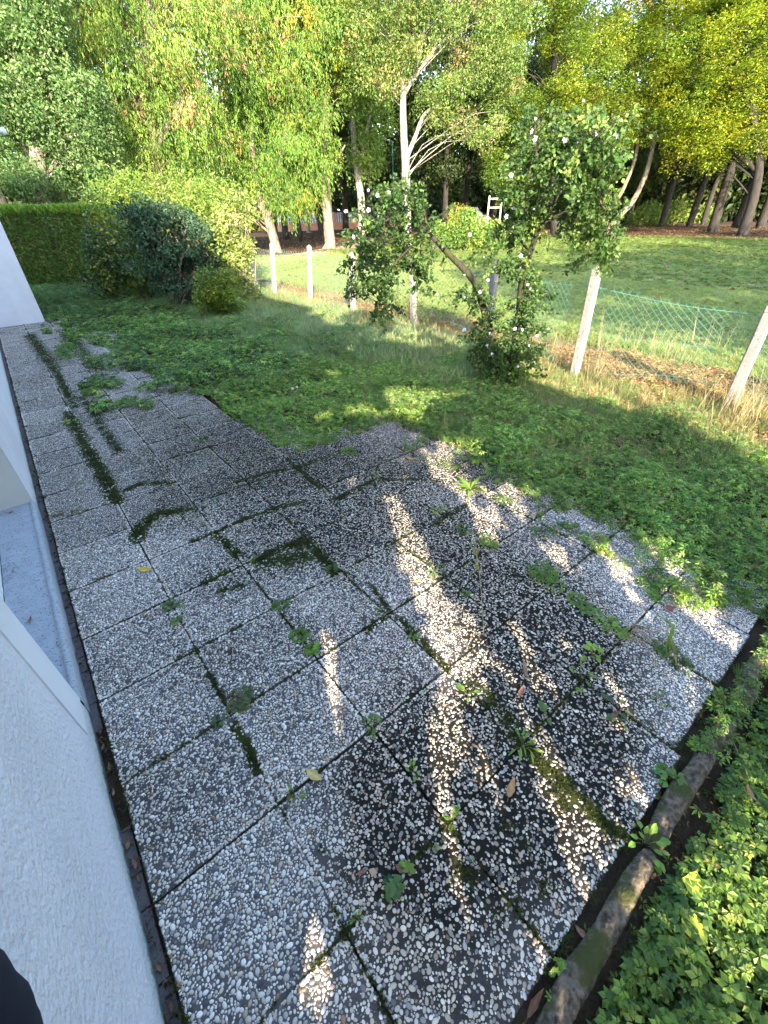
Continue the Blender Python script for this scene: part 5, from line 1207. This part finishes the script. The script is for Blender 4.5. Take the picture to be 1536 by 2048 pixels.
# =====================================================================
# WEEDS STANDING IN THE JOINTS (one thing each)
# =====================================================================
def weed(px, py, label, kind, size, n, col, name='weed', cat='weed', col2=None, h=.04, spread=None, group='weeds growing in the patio joints'):
    n = int(n*(1.5 if kind == 'lobed' else 1.15)); b = G(px, py); t = empty(name, (b[0], b[1], 0), label, cat, group); sp = spread if spread is not None else size*1.2
    mb = MB(); P = []; Fw = []; Nz = []
    for i in range(n):
        a = rs.uniform(0, 2*math.pi); r = sp*math.sqrt(rs.uniform(.03, 1)); e = np.array([math.cos(a)*r, math.sin(a)*r, h*rs.uniform(.35, 1)*(1.15-.5*r/sp)])
        P.append(e); Fw.append([math.cos(a)+rs.normal()*.4, math.sin(a)+rs.normal()*.4, .1+rs.normal()*.2]); Nz.append([rs.normal()*.25, rs.normal()*.25, 1])
        mb.tube(curve([[math.cos(a)*r*.15, math.sin(a)*r*.15, -.02], [math.cos(a)*r*.5, math.sin(a)*r*.5, e[2]*.8], e], 5), .0011, 3, col2 or (col[0]*1.1, col[1]*.8, col[2]), cap=False)
    tp = {'fan': FAN5, 'tri': FAN3, 'round': T_round(9, .06), 'pin': T_pinnate(4), 'lance': T_leaf(.22, .1, -.25), 'oval': T_leaf(.6, .1, -.12), 'lobed': T_fan(5, .75, 190, .05)}[kind]
    mb.build('stem', M_PAINT, t); P = np.array(P); V, Fc, C = scatter(tp, P, frames(np.array(Nz, float), np.array(Fw, float)), size*(.72 if kind == 'lobed' else .9)*rs.uniform(.65, 1.25, n), vary(tuple(c*1.35 for c in col), n, .18))
    mobj('leaves', npmesh('leaves', V, Fc, C), M_LEAF, t); return t
def rosette(px, py, label, n, L, col, asp=.2, tilt=.6, name='weed'):
    b = G(px, py); t = empty(name, (b[0], b[1], 0), label, 'weed', 'weeds growing in the patio joints'); a = np.linspace(0, 2*math.pi, n, endpoint=False)+rs.normal(size=n)*.25
    ti = rs.uniform(.25, 1, n)*tilt; fw = np.stack([np.cos(a), np.sin(a), ti], 1); nr = np.stack([-np.cos(a)*ti, -np.sin(a)*ti, np.ones(n)], 1)
    V, Fc, C = scatter(T_leaf(asp, .15, -.28), np.zeros((n, 3)), frames(nr, fw), L*rs.uniform(.6, 1.1, n), vary(col, n, .15)); mobj('leaves', npmesh('leaves', V, Fc, C), M_LEAF, t); return t
rosette(940,978, 'light green rosette of long narrow leaves between two upper right slabs', 17, .17, (.17,.25,.045), .2, .9)
g1, g2, g3 = (.11,.19,.04), (.16,.25,.045), (.075,.135,.035)
WL = [(925,1062,'dark round-leaved clump at the foot of the tall seed stalk','round',.045,14,g3,.05,.07),(975,1085,'small leafy clump right of the tall seed stalk','fan',.035,16,g1,.04,.07),(878,1025,'pale fine weed left of the round-leaved clump','pin',.05,12,g2,.05,.05),
 (1085,1060,'feathery green weed on the upper right joint','pin',.055,26,g3,.06,.10),(1130,1060,'soft leafy weed just right of the feathery one','pin',.05,20,g3,.05,.09),(1190,1085,'bright leafy clump near the right slab edge','fan',.04,26,g2,.06,.09),(1205,1110,'yellow-green rounded leaves beside the bright clump','round',.035,14,(.2,.28,.04),.04,.06),(1240,1120,'fine-leaved weed trailing along the outer joint','pin',.045,18,g1,.05,.08),
 (1085,1150,'mounded leafy weed in the middle of the right joint','fan',.038,34,g1,.07,.09),(1110,1175,'low leaves at the lower end of the mounded weed','round',.03,16,g1,.04,.07),(1300,1160,'dark leafy weed on the outer joint near the corner','fan',.04,26,g3,.05,.09),(1330,1190,'yellowish trailing weed close to the brown leaf','fan',.04,26,g2,.05,.10),(1390,1190,'wide bushy weed on the outer corner joint','fan',.045,44,g2,.08,.14),(1440,1190,'bushy weed spreading off the outer slab edge','fan',.045,40,g1,.08,.13),
 (1150,1200,'first cushion of rounded leaves in the long joint','round',.033,24,g1,.03,.06),(1180,1222,'second cushion of rounded leaves in the long joint','round',.033,26,g1,.03,.06),(1215,1245,'third and densest cushion of rounded leaves','round',.033,30,g2,.03,.07),(1248,1268,'last cushion of rounded leaves before the withered grass','round',.03,22,g2,.03,.05),
 (1185,1318,'lone yellow-green five-lobed plant on the right','oval',.05,9,(.2,.3,.045),.06,.05),(1165,1352,'tiny sprouts below the yellow-green plant','oval',.03,6,g2,.03,.05),(1160,1378,'single small round leaf near the joint crossing','round',.03,3,g2,.02,.02),(1330,1302,'low dark weed right of the withered grass','fan',.032,18,g3,.03,.06),(1365,1330,'sparse weed at the slab edge near the corner','fan',.03,10,g3,.03,.05),
 (1095,1437,'single broad green leaf standing on a joint','oval',.06,2,g1,.05,.02),(1232,1420,'dark purple-green weed by a brown leaf','oval',.045,9,(.07,.10,.045),.03,.05),(1245,1440,'small green leaf pair under the purple-green weed','oval',.035,3,g1,.02,.03),(935,1385,'small bright oval-leaved sprig right of centre','oval',.035,7,g1,.02,.035),(1045,1495,'little spiky weed at the crossing of two right joints','lance',.06,12,g2,.04,.04),
 (932,1190,'small round sprout below the tall stalk base','round',.028,8,g1,.02,.03),(825,1270,'dark leafy sprig on the centre joint','oval',.035,8,g1,.03,.035),(770,1225,'dark small-leaved sprig at the centre crossing','oval',.035,8,g3,.03,.04),(870,1140,'sprawling thin-leaved weed on sunny pebbles','lance',.05,16,g1,.03,.05),(1010,1160,'two-leaf sprout among the right pebbles','oval',.025,4,g1,.02,.02),
 (785,1775,'dark heart-leaved plant in the bottom joint','round',.042,11,(.07,.13,.04),.04,.03),(815,1735,'green scallop-leaved sprig above the heart-leaved plant','round',.032,6,g2,.03,.022),(905,1640,'slender weed at a lower right crossing','pin',.03,7,g2,.03,.02),(912,1622,'tiny round leaves at the top of the slender weed','round',.02,5,g2,.02,.015),(880,1690,'pale tiny weed in the bottom joint','pin',.022,6,g2,.02,.015),(830,1545,'pale sprig on the dark stained slab','oval',.028,6,g2,.02,.03),(715,1840,'minute sprig at the lowest crossing','oval',.016,8,g2,.02,.02),
 (590,1590,'yellow-green tiny weed beside the spotted leaf','pin',.022,12,(.20,.25,.06),.02,.03),(745,1450,'green herb at a central crossing','pin',.032,18,g1,.03,.035),(480,1400,'red-stemmed rosette of small lobed leaves','lobed',.032,26,(.10,.13,.055),.03,.065),(440,1440,'grey-green outer shoots below the red-stemmed rosette','lobed',.026,8,(.11,.16,.065),.02,.03),
 (600,1270,'lacy herb sprawling down the middle joint','lobed',.028,22,g1,.02,.05),(625,1300,'lacy herb at the lower end of the middle joint','lobed',.03,18,g2,.03,.04),(560,1210,'lacy herb at the upper end of the middle joint','lobed',.028,16,g1,.02,.045),(512,1120,'sprig just right of the mossy corner','pin',.03,8,g2,.02,.03),(345,1212,'pale lacy weed on the left joint','lobed',.03,16,(.13,.19,.07),.02,.05),(355,1240,'lower shoots of the pale lacy weed','lobed',.028,8,(.13,.19,.07),.02,.03),
 (665,1140,'dark sprig near the moss triangle','lobed',.03,12,g3,.03,.04),(403,880,'dark leafy weed alone on the far slabs','oval',.05,12,g3,.05,.05),(145,845,'light weed on the mossy far joint','oval',.06,14,g2,.05,.09),(155,967,'small grey-green weed near the wall','oval',.04,10,(.12,.18,.08),.03,.05),(135,1027,'flattened brownish weed on the slab by the wall','lance',.06,26,(.17,.16,.09),.02,.08),(200,770,'feathery weed on the far mossy joint','pin',.08,16,g3,.08,.1),
 (700,905,'small clump at the upper slab corner','fan',.04,18,g1,.04,.08),(745,950,'small sprout on an upper joint','oval',.03,8,g1,.02,.05),(660,880,'low leaves creeping onto the upper slabs','fan',.04,22,g1,.04,.12),(900,935,'tiny weeds along the upper right joint','fan',.03,14,g1,.03,.08),(1010,1000,'weeds crowding the joint above the feathery one','fan',.032,16,g1,.03,.08),(820,845,'yellow-green sprout at the edge of the weeds','oval',.05,12,(.2,.28,.04),.05,.08),
 (1340,1560,'rounded leaves pushing out from under the slab corner','round',.04,18,g1,.05,.06),(1290,1690,'light green weed at the bed edge','oval',.045,14,g2,.05,.05),(1320,1400,'small weed on the outer slab','oval',.025,8,g1,.02,.04),(1400,1500,'leaf cluster between the slab corner and the middle log','round',.035,16,g2,.05,.05),(1450,1420,'dense leaf cluster beside the twisted log','fan',.035,26,g1,.06,.08),(1100,2010,'pale seedlings in the gap beside the long log','fan',.02,6,g2,.03,.02),(1110,1935,'small herb in the dark gap beside the long log','lobed',.02,8,g2,.03,.025)]
for a in WL:
    px, py, lab, kd, sz, n, col, h, sp = a
    weed(px, py, lab, kd, sz, n, col, h=h, spread=sp, col2=(.2,.05,.04) if 'red-stemmed' in lab else None)
# tall stalks
def stalk(name, label, pts, r, col, head=None, cat='plant'):
    P = [np.array(p) for p in pts]; b = P[0].copy(); t = empty(name, tuple(b), label, cat); c = curve([p-b for p in P], 18); mb = MB(); mb.tube(c, np.linspace(r, r*.5, 18), 5, col); mb.build('stem', M_PAINT, t)
    return t, c, b
bs = G(968,1272); t, c, b = stalk('grass_stalk', 'tall thin dry grass stalk standing alone on the sunlit slabs', [bs, AT(962,1180,HD(bs)), AT(955,1120,HD(bs)), AT(950,1060,HD(bs)-.02)], .0022, (.30,.30,.12))
P = np.concatenate([c[9:16]]*3)+rs.normal(size=(21, 3))*.004; mobj('leaves', npmesh('leaves', *scatter(T_card(.12, .05), P, frames(rdir(21), rdir(21, .8)), rs.uniform(.03, .09, 21), vary((.3,.32,.12), 21))), M_GRASS, t)
for i, (px, py, tx, ty, lab) in enumerate(((592,832,585,778,'left of two thin white-headed stalks above the far slabs'),(588,830,594,775,'right of two thin white-headed stalks above the far slabs'))):
    bs = G(px, py); D_ = HD(bs); top = AT(tx, ty, D_); mid = AT((px+tx)/2+(4 if i else -6), (py+ty)/2, D_)
    t, c, b = stalk('seed_stalk', lab, [bs, mid, top], .004, (.30,.34,.16), cat='plant'); t['group'] = 'white-headed stalks'
    mb = MB(); mb.tube([c[-1]-[.0,0,.008], c[-1], c[-1]+[0,0,.012], c[-1]+[0,0,.018]], [.006,.016,.015,.004], 8, (.62,.58,.48)); mb.build('seed_head', M_PAINT, t, True)
rosette(600,838, 'green rosette at the foot of the white-headed stalks', 12, .16, (.09,.15,.035), .16, .8)
# lily-like broad blades with a dry one
bs = G(1345,1330)
t = empty('broad_grass', tuple(bs), 'yellow-green broad-bladed grass clump with a withered straw base', 'plant')
mb = MB(); 
def blade(pts, w_, col, m):
    c = curve([np.array(p)-bs for p in pts], 12); T = np.gradient(c, axis=0); sd = np.cross(T, [0,0,1.]); sd /= np.linalg.norm(sd, axis=1)[:, None]+1e-9; ww = w_*np.sin(np.linspace(.25, math.pi, 12))[:, None]
    V = np.concatenate([c-sd*ww, c+sd*ww, c-[0,0,.003]]); i = np.arange(11); m.add(V, np.concatenate([np.stack([i, i+1, i+25, i+24], -1), np.stack([i+24, i+25, i+13, i+12], -1)]), None, col)
D_ = HD(bs)
blade([AT(1336,1330,D_), AT(1333,1290,D_), AT(1345,1250,D_+.02), AT(1283,1213,D_+.1)], .009, (.24,.34,.06), mb); blade([AT(1338,1330,D_), AT(1340,1290,D_), AT(1330,1255,D_)], .010, (.26,.36,.06), mb)
blade([AT(1340,1330,D_), AT(1352,1300,D_), AT(1335,1262,D_-.02), AT(1330,1250,D_-.03)], .011, (.22,.32,.06), mb); blade([AT(1355,1335,D_), AT(1348,1300,D_), AT(1340,1275,D_)], .014, (.45,.33,.18), mb); blade([AT(1300,1335,D_), AT(1308,1310,D_), AT(1318,1290,D_)], .006, (.4,.33,.16), mb)
mb.build('leaves', M_GRASS, t)
mb = MB()
for k in range(34):
    a = rs.uniform(0, 6.28); l = rs.uniform(.05, .22); cx, cy = G(1285,1280)[:2]-bs[:2]; q = np.array([cx+rs.normal()*.03, cy+rs.normal()*.03, .01])
    mb.tube([q, q+[math.cos(a)*l*.5, math.sin(a)*l*.5, .04*rs.uniform()], q+[math.cos(a)*l, math.sin(a)*l, .005]], .0012, 3, (.42,.30,.17), cap=False)
a0 = G(1345,1235)-bs; mb.tube(curve([G(1340,1235,.12)-bs, G(1400,1310,.1)-bs, G(1440,1420,.02)-bs, G(1500,1560,.0)-bs], 16), .0016, 4, (.50,.40,.22), cap=False)
mb.build('straw', M_PAINT, t)
# ---------------- dead leaves ----------------
def dead_leaf(px, py, label, L, asp, ang, col, curl=.5, z=.006, loc=None, name='dead_leaf', grp='dead leaves lying on and beside the slabs'):
    """ang: heading on the ground in degrees, curled along the midrib and across"""
    b = G(px, py, 0) if loc is None else np.array(loc, float); n, m = 11, 5; V = []; Cc = []
    for i in range(n):
        t_ = i/(n-1); w_ = asp*L*.5*math.sin(math.pi*min(1, t_*1.02)**.85)*(1+.12*math.sin(t_*17)); xx = (t_-.5)*L
        zz = curl*L*.35*((t_-.5)**2*4-.3*math.sin(t_*5))
        for j in range(m):
            s_ = (j-(m-1)/2)/((m-1)/2); a = s_*curl*1.5; V.append((xx, w_*math.sin(a)/max(curl*1.5, .2) if curl > .2 else w_*s_, max(0, zz)+w_*(1-math.cos(a))*.9+z+.0015*rs.uniform()))
            Cc.append(np.array(col)*rs.uniform(.8, 1.15)*(1.15 if j == m//2 else 1))
    i = np.arange(n-1)[:, None]*m+np.arange(m-1)[None]; f4 = np.stack([i, i+m, i+m+1, i+1], -1).reshape(-1, 4); V = np.array(V); a = rad(ang); R = np.array([[math.cos(a), -math.sin(a), 0], [math.sin(a), math.cos(a), 0], [0, 0, 1]])
    t = empty(name, (b[0], b[1], b[2]), label, 'leaf', grp); mb = MB(); Vr = V @ R.T; mb.add(Vr, f4); mb.c[-1] = np.array(Cc); mb.build('blade', M_DRYLEAF, t, True)
    mb = MB(); e = Vr[m//2]; d = np.array([math.cos(a), math.sin(a), 0]); mb.tube([e, e-d*L*.12+[0,0,.002], e-d*L*.2], .0012, 4, np.array(col)*.7); mb.build('stalk', M_DRYLEAF, t); return t
# headings on the ground from two picture points
def hd2(a, b): p, q = G(*a), G(*b); return math.degrees(math.atan2(q[1]-p[1], q[0]-p[0])), float(np.linalg.norm(q-p))
def dl(a, b, lab, asp, col, curl, **k):
    an, L = hd2(a, b); dead_leaf((a[0]+b[0])/2, (a[1]+b[1])/2, lab, L*.95, asp, an, col, curl, **k)
dl((274,1139),(310,1143), 'yellow-orange leaf lying on the left slabs', .32, (.62,.40,.05), .3)
dl((612,1542),(647,1564), 'yellow leaf with brown spots near the bottom centre', .45, (.62,.45,.16), .4)
dl((1044,1325),(1058,1372), 'long curled pale brown leaf strip on the right slabs', .16, (.30,.19,.12), .8)
dl((1045,1375),(1035,1400), 'short reddish tip of a curled leaf below the long strip', .3, (.38,.17,.11), .6)
dl((1082,1302),(1108,1335), 'thin dark leaf on the right slabs', .18, (.10,.05,.045), .7)
dl((1015,1600),(1028,1556), 'pointed orange-brown leaf near the lower right joint', .38, (.42,.22,.10), .5)
dl((1215,1440),(1240,1425), 'dark purple-brown leaf by the small weed on the right', .35, (.14,.07,.055), .6)
dl((1325,1218),(1352,1219), 'reddish brown leaf on the outer corner slab', .5, (.30,.10,.07), .6)
dl((790,1732),(818,1748), 'brown leaf beside the heart-leaved plant', .5, (.22,.12,.09), .4)
dl((738,1742),(756,1748), 'pale tan leaf fragment near the bottom centre', .7, (.42,.31,.20), .3)
dl((712,1752),(735,1738), 'small red-brown leaf left of the tan fragment', .3, (.26,.10,.06), .5)
dl((812,918),(834,921), 'orange leaf on the upper right slabs', .4, (.50,.24,.10), .4)
dl((822,1166),(845,1162), 'narrow yellow leaf on the sunlit streak', .3, (.55,.42,.16), .3)
dl((1145,1850),(1185,1890), 'brown leaf lying in the gap beside the long log', .35, (.30,.17,.10), .7, loc=G(1165,1870,-.03))
dl((1050,2040),(1085,1975), 'long brown leaf at the bottom of the gap beside the log', .28, (.24,.12,.07), .7, loc=G(1068,2008,-.04))
dl((1490,1570),(1512,1612), 'brown leaf among the bright ivy', .3, (.36,.18,.09), .6, loc=G(1500,1590,.03))
dl((1408,1722),(1440,1740), 'orange-brown leaf on the ivy left of the right edge', .5, (.42,.20,.08), .5, loc=G(1424,1730,.03))
dl((490,1418),(500,1400), 'small brown leaf under the red-stemmed rosette', .6, (.38,.20,.12), .4)
dl((1255,1245),(1300,1265), 'dark twig-like leaf in the withered grass', .15, (.2,.12,.08), .5)
# big yellow leaves resting on the ivy
for px, py, sz, an, lab in ((1390,1770,.09,20,'large yellow leaf upper of two lying on the ivy'),(1385,1850,.10,60,'large yellow-green leaf lower of two lying on the ivy')):
    p = G(px, py, .04); dead_leaf(0, 0, lab, sz, .85, an, (.42,.46,.05), .25, 0, loc=p, grp='yellow leaves on the ivy')
# leaves and a pale twig in the gutter by the wall
gl = [((228,1530),'first curled leaf standing in the lower gutter'),((236,1580),'brown leaf wedged in the gutter above the bend'),((268,1680),'small tan leaf in the gutter'),((281,1720),'brown leaf low in the gutter'),((286,1750),'bronze leaf against the wall in the gutter'),((205,1460),'leaf scraps at the top of the open gutter'),((215,1490),'rolled leaf below the leaf scraps'),((133,1212),'tan folded leaf on the gutter strip'),((92,1035),'leaf on the upper gutter'),((365,1990),'ochre pebble-like leaf at the bottom of the gutter'),((345,1910),'dark leaf near the bottom of the gutter')]
for (px, py), lab in gl:
    p = G(px, py, -.03); p[0] = -.53+rs.uniform(-.006, .006); dead_leaf(0, 0, lab, rs.uniform(.032, .05), .5, 90+rs.uniform(-30, 30), np.array((.30,.17,.10))*rs.uniform(.6, 1.2), .8, .0, loc=p, grp='dead leaves in the gutter by the wall')
for px, py, lab in ((22,1025,'brown leaf in the corner of the sill'),(60,1240,'tiny brown leaf at the near end of the sill')):
    p = G(px, py, .10); dead_leaf(0, 0, lab, .05, .4, rs.uniform(0, 180), (.28,.15,.08), .6, 0, loc=p, grp='leaves on the sill')
mb = MB(); p = G(20,1135,.101)
for k in range(16):
    q = p+np.array([rs.normal()*.03, rs.normal()*.09, .002]); a = rs.uniform(0, 6.28); l = rs.uniform(.02, .07); mb.tube(curve([q, q+[math.cos(a)*l*.5, math.sin(a)*l*.5+.005, .004], q+[math.cos(a)*l, math.sin(a)*l, 0]], 5), .0011, 3, (.20,.14,.10), cap=False)
o = mb.build('twigs', M_DRYLEAF); tag(o, 'wisps of dry twigs lying on the sill', 'twigs', kind='stuff')

# =====================================================================
# SLEEVE at the lower left, in front of the wall
# =====================================================================
def sleevemat():
    m, nt, b, N, L = newmat('navy_twill'); tc = N.new('ShaderNodeTexCoord'); wv = N.new('ShaderNodeTexWave'); wv.inputs['Scale'].default_value = 420; wv.inputs['Distortion'].default_value = .6; L.new(tc.outputs['Object'], wv.inputs[0])
    a = attr(nt, 'Col'); L.new(nmix(nt, nmath(nt, 'MULTIPLY', wv.outputs['Fac'], .1), a.outputs['Color'], (.012,.014,.035)), b.inputs['Base Color']); b.inputs['Roughness'].default_value = .85; L.new(nbump(nt, wv.outputs['Fac'], .15, .0004), b.inputs['Normal']); return m
M_SLEEVE = sleevemat()
def sleeve():
    D_ = .62; c = [AT(-340,1890,D_+.05), AT(-190,1985,D_+.02), AT(-90,2065,D_), AT(-40,2125,D_), AT(-46,2190,D_), AT(-80,2300,D_-.02), AT(-110,2400,D_-.03)]
    P = curve(c, 30); b = P[14].copy(); t = empty('jacket_sleeve', tuple(b), 'dark navy fabric elbow intruding at the bottom left corner in front of the white wall', 'sleeve'); mb = MB()
    m = mpp(P[14]); R = np.interp(np.linspace(0, 1, 30), [0, .35, .5, .65, 1], [104*m, 98*m, 98*m, 96*m, 84*m])*(1+.02*np.sin(np.arange(30)*1.7))
    mb.tube(P-b, R, 40, (.006,.008,.022), .012); mb.build('fabric', M_SLEEVE, t, True)
    return t
sleeve()
